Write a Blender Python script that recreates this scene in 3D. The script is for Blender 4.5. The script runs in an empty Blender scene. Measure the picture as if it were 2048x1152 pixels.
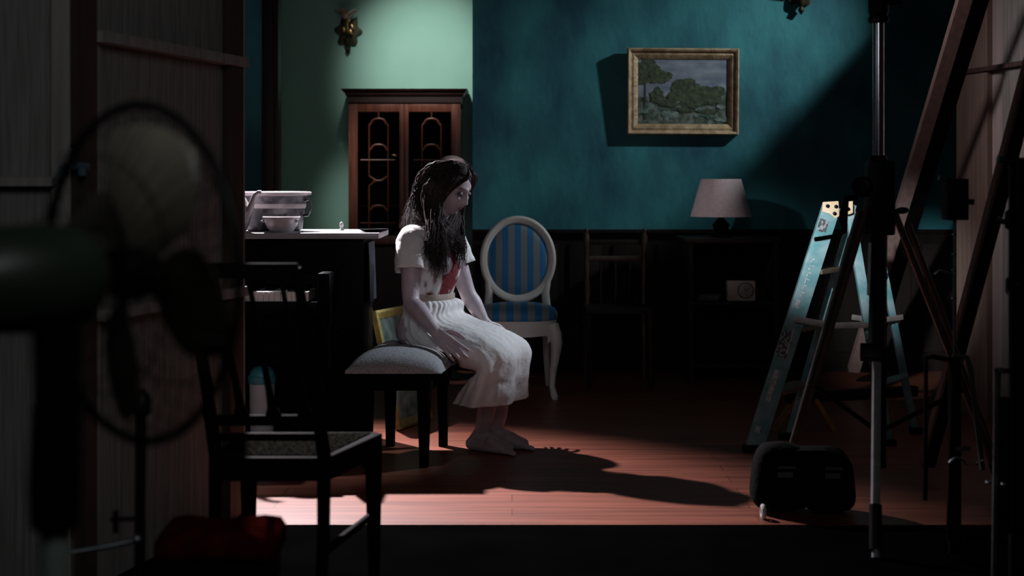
import bpy, bmesh, math, random
from mathutils import Vector, Matrix, noise

random.seed(7)
C = bpy.context.scene
COL = C.collection
FP, VPX, HZ, CAMH = 2840.0, 1024.0, 360.0, 1.17     # focal length in pixels, centre column, horizon row, eye height


def V(*a):
    return Vector(a)


def P(px, py, d):
    """point seen at pixel (px, py) at depth d in front of the lens"""
    return V((px - VPX) * d / FP, d, CAMH - (py - HZ) * d / FP)


# ------------------------------------------------------------------ camera
cam_d = bpy.data.cameras.new('camera')
cam = bpy.data.objects.new('camera', cam_d)
COL.objects.link(cam)
cam.location = (0, 0, CAMH)
cam.rotation_euler = (math.pi / 2, 0, 0)
cam_d.sensor_width = 36.0
cam_d.lens = 36.0 * FP / 2048.0
cam_d.shift_y = -(576 - HZ) / 2048.0
cam_d.clip_start = 0.05
cam_d.dof.use_dof = True
cam_d.dof.focus_distance = 6.2
cam_d.dof.aperture_fstop = 2.6
C.camera = cam

# ------------------------------------------------------------------ world, lights, exposure
W = bpy.data.worlds.new('dark_studio')
C.world = W
W.use_nodes = True
bg = W.node_tree.nodes['Background']
bg.inputs[0].default_value = (0.62, 0.60, 0.66, 1)
bg.inputs[1].default_value = 0.0035


def spot(name, loc, target, power, col, angle, blend, radius):
    d = bpy.data.lights.new(name, 'SPOT')
    o = bpy.data.objects.new(name, d)
    COL.objects.link(o)
    o.location = loc
    o.rotation_euler = (Vector(target) - Vector(loc)).to_track_quat('-Z', 'Y').to_euler()
    d.energy = power
    d.color = col
    d.spot_size = math.radians(angle)
    d.spot_blend = blend
    d.shadow_soft_size = radius
    return o


# key: hard lamp hung above the piano, behind and left of the seated figure
spot('key_spot', (-1.40, 7.36, 2.62), (-0.76, 5.12, 0.0), 1600, (0.98, 0.91, 0.97), 64, 1.0, 0.025)
# lamp outside the right-hand set wall that rakes across the teal wall
spot('teal_wall_spot', (3.35, 7.55, 3.12), (0.50, 8.7, 1.36), 250, (0.88, 0.97, 1.0), 42, 1.0, 0.05)
# second lamp beside it, over the plywood flat onto the figure and the chair
spot('right_spot', (3.35, 7.45, 3.12), (-0.14, 6.25, 0.80), 700, (0.78, 0.88, 1.0), 17, 0.8, 0.05)
# two added lamps before the opening for the pool in the pale green alcove
spot('alcove_wash', (-0.75, 8.0, 3.0), (-0.58, 9.85, 1.93), 155, (0.95, 1.0, 0.97), 37, 1.0, 0.10)
spot('alcove_spot', (-1.05, 7.9, 3.0), P(715, 350, 9.6), 85, (0.95, 1.0, 0.97), 15, 1.0, 0.10)
# weak soft lamp beside the camera for the figure and the striped chair
spot('figure_fill', (0.55, 0.35, 1.34), P(920, 555, 6.2), 72, (0.86, 0.90, 1.0), 12.5, 0.95, 0.12)
spot('piano_fill', (-0.22, 0.35, 1.50), P(545, 700, 6.0), 45, (0.90, 0.93, 1.0), 8.5, 1.0, 0.08)  # added fill for the bin and keys
# lamp from above for the stepladder
spot('ladder_spot', (-0.25, 2.6, 1.95), (1.39, 6.15, 0.97), 900, (0.92, 0.95, 1.0), 12.5, 1.0, 0.05)
# lamp high on the left whose beam ends on the table lamp and clock
spot('lamp_spill', (-1.2, 5.8, 2.4), (1.20, 8.32, 0.93), 62, (1.0, 0.92, 0.95), 13, 1.0, 0.06)
# added lamp for the streak on the tall stand's chrome pole
spot('pole_spot', (-0.6, 3.7, 2.3), (1.26, 4.9, 1.52), 40, (0.9, 0.93, 1.0), 12, 1.0, 0.12)
# dim fill lamps added for the scenery flats either side
spot('left_flat_fill', (0.10, 0.7, 2.3), (-1.2, 4.4, 1.25), 38.0, (0.93, 0.97, 1.0), 95, 1.0, 0.5)
spot('right_flat_fill', (0.0, 5.5, 2.9), (2.42, 6.15, 1.55), 150, (1.0, 0.88, 0.90), 46, 1.0, 0.3)

vs = C.view_settings
vs.view_transform = 'Standard'
vs.look = 'None'
vs.exposure = 0.0
vs.gamma = 1.0
vs.use_curve_mapping = False
C.cycles.use_denoising = True
C.cycles.max_bounces = 6
C.cycles.sample_clamp_indirect = 2.0


# ------------------------------------------------------------------ materials
def mat(name, col, rough=0.6, metal=0.0, col2=None, scale=12.0, stretch=(1, 1, 1), bump=0.0, bscale=None, spec=None, detail=4.0, lo=0.35, hi=0.65):
    m = bpy.data.materials.new(name)
    m.use_nodes = True
    nt = m.node_tree
    b = nt.nodes['Principled BSDF']
    b.inputs['Base Color'].default_value = (*col, 1)
    b.inputs['Roughness'].default_value = rough
    b.inputs['Metallic'].default_value = metal
    if spec is not None:
        b.inputs['Specular IOR Level'].default_value = spec
    tc = nt.nodes.new('ShaderNodeTexCoord')
    mp = nt.nodes.new('ShaderNodeMapping')
    mp.inputs['Scale'].default_value = stretch
    nt.links.new(tc.outputs['Object'], mp.inputs[0])
    n = nt.nodes.new('ShaderNodeTexNoise')
    n.inputs['Scale'].default_value = scale
    n.inputs['Detail'].default_value = detail
    nt.links.new(mp.outputs[0], n.inputs['Vector'])
    r = nt.nodes.new('ShaderNodeValToRGB')
    c2 = col2 if col2 else tuple(c * 0.7 for c in col)
    r.color_ramp.elements[0].position = lo
    r.color_ramp.elements[1].position = hi
    r.color_ramp.elements[0].color = (*c2, 1)
    r.color_ramp.elements[1].color = (*col, 1)
    nt.links.new(n.outputs['Fac'], r.inputs[0])
    nt.links.new(r.outputs[0], b.inputs['Base Color'])
    if bump:
        bn = nt.nodes.new('ShaderNodeBump')
        bn.inputs['Strength'].default_value = bump
        bn.inputs['Distance'].default_value = 0.01
        n2 = n
        if bscale:
            n2 = nt.nodes.new('ShaderNodeTexNoise')
            n2.inputs['Scale'].default_value = bscale
            n2.inputs['Detail'].default_value = 3
            nt.links.new(mp.outputs[0], n2.inputs['Vector'])
        nt.links.new(n2.outputs['Fac'], bn.inputs['Height'])
        nt.links.new(bn.outputs[0], b.inputs['Normal'])
    return m


M = {}
M['teal'] = mat('teal_paint', (0.036, 0.25, 0.275), 0.62, col2=(0.008, 0.085, 0.125), scale=2.2, stretch=(1.3, 1, 0.75), bump=0.25, bscale=16, detail=7, lo=0.36, hi=0.66)
M['mint'] = mat('mint_paint', (0.36, 0.62, 0.50), 0.7, col2=(0.32, 0.57, 0.46), scale=3)
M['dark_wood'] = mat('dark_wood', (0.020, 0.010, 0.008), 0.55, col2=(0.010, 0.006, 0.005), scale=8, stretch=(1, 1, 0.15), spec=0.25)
M['wainscot'] = mat('wainscot_wood', (0.016, 0.009, 0.008), 0.7, col2=(0.008, 0.005, 0.004), scale=9, stretch=(2, 1, 0.1), spec=0.2)
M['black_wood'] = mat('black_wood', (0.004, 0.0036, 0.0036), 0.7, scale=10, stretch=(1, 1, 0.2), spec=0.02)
M['lacquer'] = mat('black_lacquer', (0.0025, 0.0025, 0.0035), 0.35, scale=6, spec=0.02)
M['lid'] = mat('lid_pale_sheen', (0.33, 0.30, 0.32), 0.35, col2=(0.22, 0.20, 0.22), scale=9, stretch=(0.6, 2, 1))  # pale grey painted in for the light reflected off a black lid
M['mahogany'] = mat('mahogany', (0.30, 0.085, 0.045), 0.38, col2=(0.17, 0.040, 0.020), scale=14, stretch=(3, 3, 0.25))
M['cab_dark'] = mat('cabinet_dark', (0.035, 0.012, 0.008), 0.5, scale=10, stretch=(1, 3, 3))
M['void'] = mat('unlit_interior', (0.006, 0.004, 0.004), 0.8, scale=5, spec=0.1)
M['brass'] = mat('brass', (0.85, 0.55, 0.30), 0.28, 1.0, col2=(0.5, 0.28, 0.12), scale=30)
M['brass_dark'] = mat('dark_brass', (0.05, 0.045, 0.025), 0.5, 0.6, scale=40)
M['pinkglass'] = mat('pink_glass', (0.62, 0.42, 0.38), 0.25, 0.0, col2=(0.4, 0.22, 0.18), scale=25)
M['gilt'] = mat('gilt_wood', (0.55, 0.40, 0.24), 0.42, 0.15, col2=(0.30, 0.20, 0.11), scale=22, bump=0.35, bscale=90)
M['gilt_green'] = mat('tarnished_gilt', (0.36, 0.29, 0.08), 0.5, 0.1, col2=(0.20, 0.17, 0.05), scale=22, bump=0.3, bscale=80)
M['whitewood'] = mat('white_painted_wood', (0.74, 0.72, 0.68), 0.42, col2=(0.62, 0.60, 0.57), scale=6)
M['skin'] = None
M['cream'] = mat('cream_cotton', (0.74, 0.71, 0.70), 0.85, col2=(0.66, 0.63, 0.62), scale=5, bump=0.5, bscale=34)
M['grey_cushion'] = mat('grey_upholstery', (0.34, 0.34, 0.35), 0.95, col2=(0.22, 0.22, 0.23), scale=160, bump=0.3)
M['cane'] = mat('woven_cane', (0.030, 0.028, 0.022), 0.9, col2=(0.002, 0.002, 0.002), scale=130, stretch=(1, 1, 1), spec=0.0, bump=0.6, detail=1, lo=0.42, hi=0.60)
M['plastic_white'] = mat('white_plastic', (0.62, 0.66, 0.72), 0.4, scale=5)
M['plastic_blue'] = mat('blue_plastic', (0.05, 0.30, 0.36), 0.35, scale=5)
M['ceramic'] = mat('glazed_ceramic', (0.46, 0.42, 0.43), 0.22, col2=(0.40, 0.36, 0.37), scale=6)
M['ceramic_blue'] = mat('painted_ceramic', (0.095, 0.09, 0.10), 0.3, col2=(0.018, 0.02, 0.028), scale=22, lo=0.42, hi=0.54)
M['keys'] = mat('ivory_keys', (0.72, 0.66, 0.64), 0.4, scale=9)
M['shade'] = mat('linen_shade', (0.78, 0.64, 0.66), 0.9, col2=(0.68, 0.55, 0.57), scale=70)
M['clock'] = mat('cream_plastic', (0.55, 0.48, 0.40), 0.45, scale=8)
M['clock_face'] = mat('clock_face', (0.38, 0.36, 0.33), 0.4, scale=8)
M['ladder'] = mat('teal_fibreglass', (0.27, 0.40, 0.42), 0.5, col2=(0.10, 0.28, 0.30), scale=14, bump=0.1, bscale=80)
M['ladder_cap'] = mat('yellowed_plastic', (0.78, 0.62, 0.42), 0.5, col2=(0.6, 0.45, 0.28), scale=12)
M['alu'] = mat('aluminium', (0.55, 0.50, 0.48), 0.45, 0.5, scale=30)
M['chrome'] = mat('chrome', (0.9, 0.92, 1.0), 0.16, 1.0, scale=10)
M['dull_chrome'] = mat('dull_steel', (0.28, 0.32, 0.34), 0.35, 0.9, scale=20)
M['black_metal'] = mat('black_metal', (0.003, 0.003, 0.0035), 0.45, 0.0, scale=20, spec=0.15)
M['brown_tube'] = mat('brown_anodised_tube', (0.24, 0.13, 0.12), 0.35, 0.5, scale=20)
M['grey_tube'] = mat('grey_tube', (0.42, 0.40, 0.42), 0.5, 0.3, scale=20)
M['canvas_black'] = mat('black_canvas', (0.003, 0.003, 0.0035), 0.9, scale=60, bump=0.3, spec=0.1)
M['print_grey'] = mat('faded_print', (0.12, 0.12, 0.12), 0.8, scale=60)
M['sticker'] = mat('worn_sticker', (0.70, 0.68, 0.70), 0.6, col2=(0.30, 0.32, 0.34), scale=60)
M['sticker_dark'] = mat('dark_sticker', (0.06, 0.06, 0.07), 0.6, col2=(0.30, 0.34, 0.36), scale=70, lo=0.45, hi=0.55)
M['ply'] = mat('rough_plywood', (0.28, 0.265, 0.255), 0.85, col2=(0.17, 0.16, 0.15), scale=30, stretch=(3, 3, 0.12), detail=6)
M['ply_light'] = mat('raw_plywood', (0.40, 0.335, 0.325), 0.8, col2=(0.34, 0.28, 0.27), scale=12, stretch=(3, 3, 0.1))
M['stile_red'] = mat('stained_batten', (0.070, 0.038, 0.030), 0.7, col2=(0.045, 0.024, 0.020), scale=12, stretch=(3, 3, 0.15))
M['pine_edge'] = mat('pine_edge', (0.34, 0.31, 0.29), 0.75, scale=12, stretch=(3, 3, 0.15))
M['pine'] = mat('pine_batten', (0.25, 0.17, 0.14), 0.75, col2=(0.18, 0.12, 0.10), scale=14, stretch=(4, 4, 0.12))
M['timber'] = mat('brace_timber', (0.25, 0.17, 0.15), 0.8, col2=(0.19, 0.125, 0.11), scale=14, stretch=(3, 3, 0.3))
M['fan_green'] = mat('fan_enamel', (0.030, 0.046, 0.028), 0.4, scale=6)
M['fan_pole'] = mat('fan_pole_enamel', (0.48, 0.60, 0.53), 0.35, scale=6)
M['fan_blade'] = mat('fan_blade_plastic', (0.085, 0.078, 0.056), 0.5, scale=6)
M['red_fabric'] = mat('dark_red_leather', (0.060, 0.006, 0.005), 0.95, col2=(0.035, 0.004, 0.004), scale=25, spec=0.0)
M['lip'] = mat('unlit_front_floor', (0.002, 0.002, 0.002), 1.0, scale=4, spec=0.0)  # near-black colour puts the end of the key light into the front floor
M['paper'] = mat('paper', (0.6, 0.6, 0.58), 0.8, scale=8)
M['blue_clamp'] = mat('blue_clamp_paint', (0.10, 0.17, 0.22), 0.5, scale=10)
M['dome'] = mat('dusty_brown_shade', (0.60, 0.44, 0.44), 0.9, scale=60)
M['orange'] = mat('orange_tread', (0.40, 0.19, 0.04), 0.7, col2=(0.22, 0.10, 0.03), scale=30)
M['blue_sheen'] = mat('navy_reflection', (0.004, 0.009, 0.020), 0.9, scale=50)


def floor_material():
    m = bpy.data.materials.new('red_plank_floor')
    m.use_nodes = True
    nt = m.node_tree
    b = nt.nodes['Principled BSDF']
    b.inputs['Roughness'].default_value = 0.42
    tc = nt.nodes.new('ShaderNodeTexCoord')
    mp = nt.nodes.new('ShaderNodeMapping')
    mp.inputs['Scale'].default_value = (0.5, 9, 1)
    nt.links.new(tc.outputs['Object'], mp.inputs[0])
    n = nt.nodes.new('ShaderNodeTexNoise')
    n.inputs['Scale'].default_value = 3.2
    n.inputs['Detail'].default_value = 8
    nt.links.new(mp.outputs[0], n.inputs['Vector'])
    r = nt.nodes.new('ShaderNodeValToRGB')
    r.color_ramp.elements[0].position = 0.3
    r.color_ramp.elements[1].position = 0.72
    r.color_ramp.elements[0].color = (0.15, 0.042, 0.025, 1)
    r.color_ramp.elements[1].color = (0.34, 0.108, 0.064, 1)
    nt.links.new(n.outputs['Fac'], r.inputs[0])
    br = nt.nodes.new('ShaderNodeTexBrick')
    br.inputs['Scale'].default_value = 1.0
    br.inputs['Brick Width'].default_value = 1.7
    br.inputs['Row Height'].default_value = 0.11
    br.inputs['Mortar Size'].default_value = 0.0022
    br.inputs['Color1'].default_value = (1, 1, 1, 1)
    br.inputs['Color2'].default_value = (0.80, 0.80, 0.80, 1)
    br.inputs['Mortar'].default_value = (0.35, 0.35, 0.35, 1)
    nt.links.new(tc.outputs['Object'], br.inputs['Vector'])
    mx = nt.nodes.new('ShaderNodeMix')
    mx.data_type = 'RGBA'
    mx.blend_type = 'MULTIPLY'
    mx.inputs[0].default_value = 1.0
    nt.links.new(r.outputs[0], mx.inputs[6])
    nt.links.new(br.outputs[0], mx.inputs[7])
    nt.links.new(mx.outputs[2], b.inputs['Base Color'])
    return m


def stripe_material(name, axis, width, phase=0.0):
    """blue and grey-beige upholstery stripes across one object axis"""
    m = bpy.data.materials.new(name)
    m.use_nodes = True
    nt = m.node_tree
    b = nt.nodes['Principled BSDF']
    b.inputs['Roughness'].default_value = 0.7
    tc = nt.nodes.new('ShaderNodeTexCoord')
    sp = nt.nodes.new('ShaderNodeSeparateXYZ')
    nt.links.new(tc.outputs['Object'], sp.inputs[0])
    a = nt.nodes.new('ShaderNodeMath'); a.operation = 'ADD'; a.inputs[1].default_value = phase
    nt.links.new(sp.outputs[axis], a.inputs[0])
    d = nt.nodes.new('ShaderNodeMath'); d.operation = 'MULTIPLY'; d.inputs[1].default_value = 2 * math.pi / width
    nt.links.new(a.outputs[0], d.inputs[0])
    s = nt.nodes.new('ShaderNodeMath'); s.operation = 'SINE'
    nt.links.new(d.outputs[0], s.inputs[0])
    r = nt.nodes.new('ShaderNodeValToRGB')
    mr = nt.nodes.new('ShaderNodeMapRange')
    mr.inputs[1].default_value = -1
    mr.inputs[2].default_value = 1
    nt.links.new(s.outputs[0], mr.inputs[0])
    r.color_ramp.elements[0].position = 0.42
    r.color_ramp.elements[1].position = 0.58
    r.color_ramp.elements[0].color = (0.20, 0.235, 0.25, 1)
    r.color_ramp.elements[1].color = (0.012, 0.17, 0.40, 1)
    nt.links.new(mr.outputs[0], r.inputs[0])
    nt.links.new(r.outputs[0], b.inputs['Base Color'])
    return m


def painting_material(name, seed):
    """loose oil landscape: hazy sky, dark tree crowns, pale undergrowth"""
    m = bpy.data.materials.new(name)
    m.use_nodes = True
    nt = m.node_tree
    b = nt.nodes['Principled BSDF']
    b.inputs['Roughness'].default_value = 0.5
    tc = nt.nodes.new('ShaderNodeTexCoord')
    n = nt.nodes.new('ShaderNodeTexNoise')
    n.inputs['Scale'].default_value = 26
    n.inputs['Detail'].default_value = 5
    mp = nt.nodes.new('ShaderNodeMapping')
    mp.inputs['Location'].default_value = (seed, seed * 2, 0)
    nt.links.new(tc.outputs['Object'], mp.inputs[0])
    nt.links.new(mp.outputs[0], n.inputs['Vector'])
    r = nt.nodes.new('ShaderNodeValToRGB')
    e = r.color_ramp.elements
    e[0].position, e[0].color = 0.30, (0.020, 0.045, 0.030, 1)
    e[1].position, e[1].color = 0.72, (0.26, 0.28, 0.28, 1)
    x = e.new(0.48); x.color = (0.085, 0.115, 0.085, 1)
    nt.links.new(n.outputs['Fac'], r.inputs[0])
    nt.links.new(r.outputs[0], b.inputs['Base Color'])
    return m


def blood_cotton():
    """cotton with an irregular red stain down the front of the bodice (object space of the figure)"""
    m = mat('stained_cotton', (0.74, 0.71, 0.70), 0.85, col2=(0.66, 0.63, 0.62), scale=5, bump=0.5, bscale=34)
    nt = m.node_tree
    b = nt.nodes['Principled BSDF']
    src = b.inputs['Base Color'].links[0].from_socket
    at = nt.nodes.new('ShaderNodeAttribute')
    at.attribute_name = 'stain'
    mx = nt.nodes.new('ShaderNodeMix')
    mx.data_type = 'RGBA'
    nt.links.new(at.outputs['Fac'], mx.inputs[0])
    nt.links.new(src, mx.inputs[6])
    mx.inputs[7].default_value = (0.14, 0.004, 0.012, 1)
    nt.links.new(mx.outputs[2], b.inputs['Base Color'])
    return m


def skin_material():
    m = mat('pale_skin', (0.47, 0.38, 0.41), 0.5, col2=(0.40, 0.32, 0.35), scale=30)
    nt = m.node_tree
    b = nt.nodes['Principled BSDF']
    src = b.inputs['Base Color'].links[0].from_socket
    at = nt.nodes.new('ShaderNodeAttribute')
    at.attribute_name = 'makeup'
    mx = nt.nodes.new('ShaderNodeMix')
    mx.data_type = 'RGBA'
    mx.blend_type = 'MULTIPLY'
    mx.inputs[0].default_value = 1.0
    nt.links.new(src, mx.inputs[6])
    nt.links.new(at.outputs['Color'], mx.inputs[7])
    nt.links.new(mx.outputs[2], b.inputs['Base Color'])
    return m


def hair_material():
    m = mat('dark_hair', (0.036, 0.023, 0.022), 0.6, col2=(0.010, 0.007, 0.007), scale=60, spec=0.10)
    b = m.node_tree.nodes['Principled BSDF']
    b.inputs['Sheen Weight'].default_value = 0.14
    b.inputs['Sheen Roughness'].default_value = 0.4
    b.inputs['Sheen Tint'].default_value = (0.85, 0.62, 0.62, 1)
    return m


M['floor'] = floor_material()
M['stripe_back'] = stripe_material('blue_striped_back', 0, 0.0706, 0.0152)
M['stripe_seat'] = stripe_material('blue_striped_seat', 0, 0.076, 0.060)
M['painting'] = painting_material('oil_landscape', 1.3)
M['blood'] = blood_cotton()
M['skin'] = skin_material()
M['hair'] = hair_material()
M['sky_oil'] = mat('oil_sky', (0.30, 0.33, 0.39), 0.5, col2=(0.15, 0.19, 0.25), scale=7, stretch=(1, 1, 3))
M['tree_oil'] = mat('oil_foliage', (0.085, 0.11, 0.06), 0.55, col2=(0.028, 0.05, 0.028), scale=40, bump=0.4)
M['trunk_oil'] = mat('oil_trunk', (0.05, 0.045, 0.045), 0.55, scale=30)
M['green_oil'] = mat('oil_greenery', (0.25, 0.33, 0.31), 0.45, col2=(0.045, 0.10, 0.07), scale=16)


# ------------------------------------------------------------------ mesh builder
def frame_of(d):
    d = d.normalized()
    a = V(0, 0, 1) if abs(d.z) < 0.9 else V(1, 0, 0)
    x = d.cross(a).normalized()
    return x, d.cross(x).normalized(), d


class MB:
    def __init__(self):
        self.v, self.f = [], []

    def add(self, vs_, fs):
        o = len(self.v)
        self.v += [Vector(p) for p in vs_]
        self.f += [tuple(i + o for i in q) for q in fs]
        return self

    def box(self, a, b):
        x0, y0, z0 = a
        x1, y1, z1 = b
        p = [(x0, y0, z0), (x1, y0, z0), (x1, y1, z0), (x0, y1, z0), (x0, y0, z1), (x1, y0, z1), (x1, y1, z1), (x0, y1, z1)]
        return self.add(p, [(0, 3, 2, 1), (4, 5, 6, 7), (0, 1, 5, 4), (1, 2, 6, 5), (2, 3, 7, 6), (3, 0, 4, 7)])

    def obox(self, c, ax, ay, az):
        c, ax, ay, az = Vector(c), Vector(ax), Vector(ay), Vector(az)
        p = [c + ax * i + ay * j + az * k for k in (-1, 1) for i, j in ((-1, -1), (1, -1), (1, 1), (-1, 1))]
        fs = [(0, 3, 2, 1), (4, 5, 6, 7), (0, 1, 5, 4), (1, 2, 6, 5), (2, 3, 7, 6), (3, 0, 4, 7)]
        if ax.cross(ay).dot(az) < 0:
            fs = [q[::-1] for q in fs]
        return self.add(p, fs)

    def beam(self, p0, p1, w, h, up=(0, 0, 1)):
        p0, p1 = Vector(p0), Vector(p1)
        d = (p1 - p0)
        n = d.normalized()
        s = n.cross(Vector(up))
        if s.length < 1e-4:
            s = n.cross(V(1, 0, 0))
        s.normalize()
        u = s.cross(n)
        return self.obox((p0 + p1) / 2, d / 2, s * w / 2, u * h / 2)

    def rings(self, rs, closed_u=True, cap=True):
        n = len(rs[0])
        vs_ = [p for r in rs for p in r]
        fs = []
        for i in range(len(rs) - 1):
            for j in range(n if closed_u else n - 1):
                k = (j + 1) % n
                fs.append((i * n + j, i * n + k, (i + 1) * n + k, (i + 1) * n + j))
        if cap:
            fs.append(tuple(range(n))[::-1])
            fs.append(tuple((len(rs) - 1) * n + j for j in range(n)))
        return self.add(vs_, fs)

    def tube(self, pts, r, n=8, cap=True):
        pts = [Vector(p) for p in pts]
        rad = r if isinstance(r, (list, tuple)) else [r] * len(pts)
        rs = []
        x = None
        for i, p in enumerate(pts):
            if i == 0:
                d = pts[1] - p
            elif i == len(pts) - 1:
                d = p - pts[i - 1]
            else:
                d = (pts[i + 1] - p).normalized() + (p - pts[i - 1]).normalized()
            if d.length < 1e-9:
                d = V(0, 0, 1)
            d.normalize()
            if x is None:
                x = frame_of(d)[0]
            else:
                x = (x - d * x.dot(d))
                if x.length < 1e-6:
                    x = frame_of(d)[0]
                x.normalize()
            y = d.cross(x)
            rs.append([p + (x * math.cos(t) + y * math.sin(t)) * rad[i] for t in [2 * math.pi * k / n for k in range(n)]])
        return self.rings(rs, True, cap)

    def loop(self, pts, r, n=8):
        pts = [Vector(p) for p in pts]
        m = len(pts)
        rs = []
        x = None
        for i, p in enumerate(pts):
            d = (pts[(i + 1) % m] - pts[i - 1]).normalized()
            if x is None:
                x = frame_of(d)[0]
            else:
                x = (x - d * x.dot(d)).normalized()
            y = d.cross(x)
            rs.append([p + (x * math.cos(t) + y * math.sin(t)) * r for t in [2 * math.pi * k / n for k in range(n)]])
        rs.append(rs[0])
        return self.rings(rs, True, False)

    def lathe(self, prof, c=(0, 0, 0), axis=(0, 0, 1), n=24, cap=True, sx=1.0, sy=1.0):
        c = Vector(c)
        x, y, d = frame_of(Vector(axis))
        if abs(Vector(axis).normalized().z) > 0.999:
            x, y = V(1, 0, 0), V(0, 1, 0)
        rs = [[c + d * h + x * (r * sx * math.cos(t)) + y * (r * sy * math.sin(t)) for t in [2 * math.pi * k / n for k in range(n)]] for r, h in prof]
        return self.rings(rs, True, cap)

    def ell(self, c, ax, ay, az, n=16, m=10):
        c, ax, ay, az = Vector(c), Vector(ax), Vector(ay), Vector(az)
        rs = []
        for i in range(m + 1):
            t = math.pi * min(max(i / m, 0.001), 0.999)
            rs.append([c - az * math.cos(t) + (ax * math.cos(u) + ay * math.sin(u)) * math.sin(t) for u in [2 * math.pi * k / n for k in range(n)]])
        return self.rings(rs, True, True)

    def ball(self, c, r, n=16, m=10):
        return self.ell(c, (r, 0, 0), (0, r, 0), (0, 0, r), n, m)

    def capsule(self, a, b, ra, rb, n=14):
        a, b = Vector(a), Vector(b)
        d = (b - a)
        L = d.length
        dn = d / L
        pts, rad = [], []
        for k in range(5):
            t = math.pi / 2 * k / 4
            pts.append(a - dn * ra * math.cos(t)); rad.append(max(ra * math.sin(t), 0.0004))
        for k in range(1, 4):
            pts.append(a + d * k / 4); rad.append(ra + (rb - ra) * k / 4)
        for k in range(5):
            t = math.pi / 2 * k / 4
            pts.append(b + dn * rb * math.sin(t)); rad.append(max(rb * math.cos(t), 0.0004))
        return self.tube(pts, rad, n)

    def prism(self, outline, ex):
        """outline: list of points; ex: extrusion vector"""
        n = len(outline)
        a = [Vector(p) for p in outline]
        b = [p + Vector(ex) for p in a]
        fs = [tuple(range(n))[::-1], tuple(range(n, 2 * n))]
        for i in range(n):
            k = (i + 1) % n
            fs.append((i, k, n + k, n + i))
        return self.add(a + b, fs)

    def build(self, name, m, parent=None, bevel=0.0, smooth=True, angle=40, loc=None, segs=2):
        me = bpy.data.meshes.new(name)
        off = V(0, 0, 0)
        if parent is not None:
            off = root_loc(parent)
        elif loc is not None:
            off = Vector(loc)
        bm = bmesh.new()
        bv = [bm.verts.new(p - off) for p in self.v]
        for q in self.f:
            try:
                bm.faces.new([bv[i] for i in q])
            except ValueError:
                pass
        bmesh.ops.recalc_face_normals(bm, faces=bm.faces)
        if bevel:
            es = [e for e in bm.edges if len(e.link_faces) == 2 and e.calc_face_angle(0) > 0.6]
            bmesh.ops.bevel(bm, geom=es, offset=bevel, segments=segs, profile=0.6, affect='EDGES', clamp_overlap=True)
        bm.to_mesh(me)
        bm.free()
        if smooth:
            me.polygons.foreach_set('use_smooth', [True] * len(me.polygons))
            me.set_sharp_from_angle(angle=math.radians(angle))
        me.materials.append(m)
        o = bpy.data.objects.new(name, me)
        COL.objects.link(o)
        if parent is not None:
            o.parent = parent
        elif loc is not None:
            o.location = loc
        return o


ROOTS = {}


def root_loc(o):
    while o.parent is not None:
        o = o.parent
    return Vector(o.location)


def thing(name, label, cat, loc, group=None):
    o = bpy.data.objects.new(name, None)
    o.empty_display_size = 0.1
    COL.objects.link(o)
    o.location = loc
    o['label'] = label
    o['category'] = cat
    if group:
        o['group'] = group
    return o


def tag(o, label, cat, group=None):
    o['label'] = label
    o['category'] = cat
    if group:
        o['group'] = group
    return o


def struct(o):
    o['kind'] = 'structure'
    return o


# ------------------------------------------------------------------ setting
YW = 8.70      # front face of the teal wall
YA = 9.85      # face of the alcove wall
WH = 2.55
struct(MB().box((-3.2, 4.82, -0.06), (4.2, 8.72, 0.0)).build('floor', M['floor'], smooth=False))
struct(MB().box((-3.2, 8.72, -0.06), (4.2, 10.0, 0.0)).build('floor_alcove', M['wainscot'], smooth=False))  # dark wood put in for the shade on the alcove floor
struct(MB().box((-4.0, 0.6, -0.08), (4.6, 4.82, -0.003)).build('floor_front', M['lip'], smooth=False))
# teal wall right of the alcove opening, with its dark panelling
xo = (945 - 1024) / FP * YW
xl = (533 - 1024) / FP * YW
struct(MB().box((xo, YW, 0), (2.83, YW + 0.10, 2.80)).build('wall_back', M['teal'], smooth=False))
wa = MB().box((xo, YW - 0.022, 0), (2.75, YW, 0.845)).box((xo, YW - 0.045, 0.845), (2.75, YW, 0.868))
for k in range(11):
    x = xo + 0.05 + k * 0.27
    wa.box((x, YW - 0.034, 0.12), (x + 0.20, YW - 0.022, 0.78))
struct(wa.build('trim_1', M['wainscot'], bevel=0.003))
struct(MB().box((-2.9, YW, 0), (xl - 0.01, YW + 0.10, WH)).build('wall_back_left', M['teal'], smooth=False))
po = MB().box((xl - 0.02, YW - 0.05, 0), (xl + 0.045, YW + 0.12, WH)).box((xl + 0.045, YW - 0.02, 0), (xl + 0.075, YW + 0.10, WH))
struct(po.build('trim_2', M['dark_wood'], bevel=0.004))
struct(MB().box((-2.9, YA, 0), (1.2, YA + 0.08, 3.1)).build('wall_alcove', M['mint'], smooth=False))
struct(MB().box((-2.0, YW + 0.12, 0), (-1.92, YA, 3.1)).build('wall_alcove_left', M['mint'], smooth=False))
struct(MB().box((2.75, 6.95, 0), (2.83, YW, WH)).build('wall_right', M['teal'], smooth=False))


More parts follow.
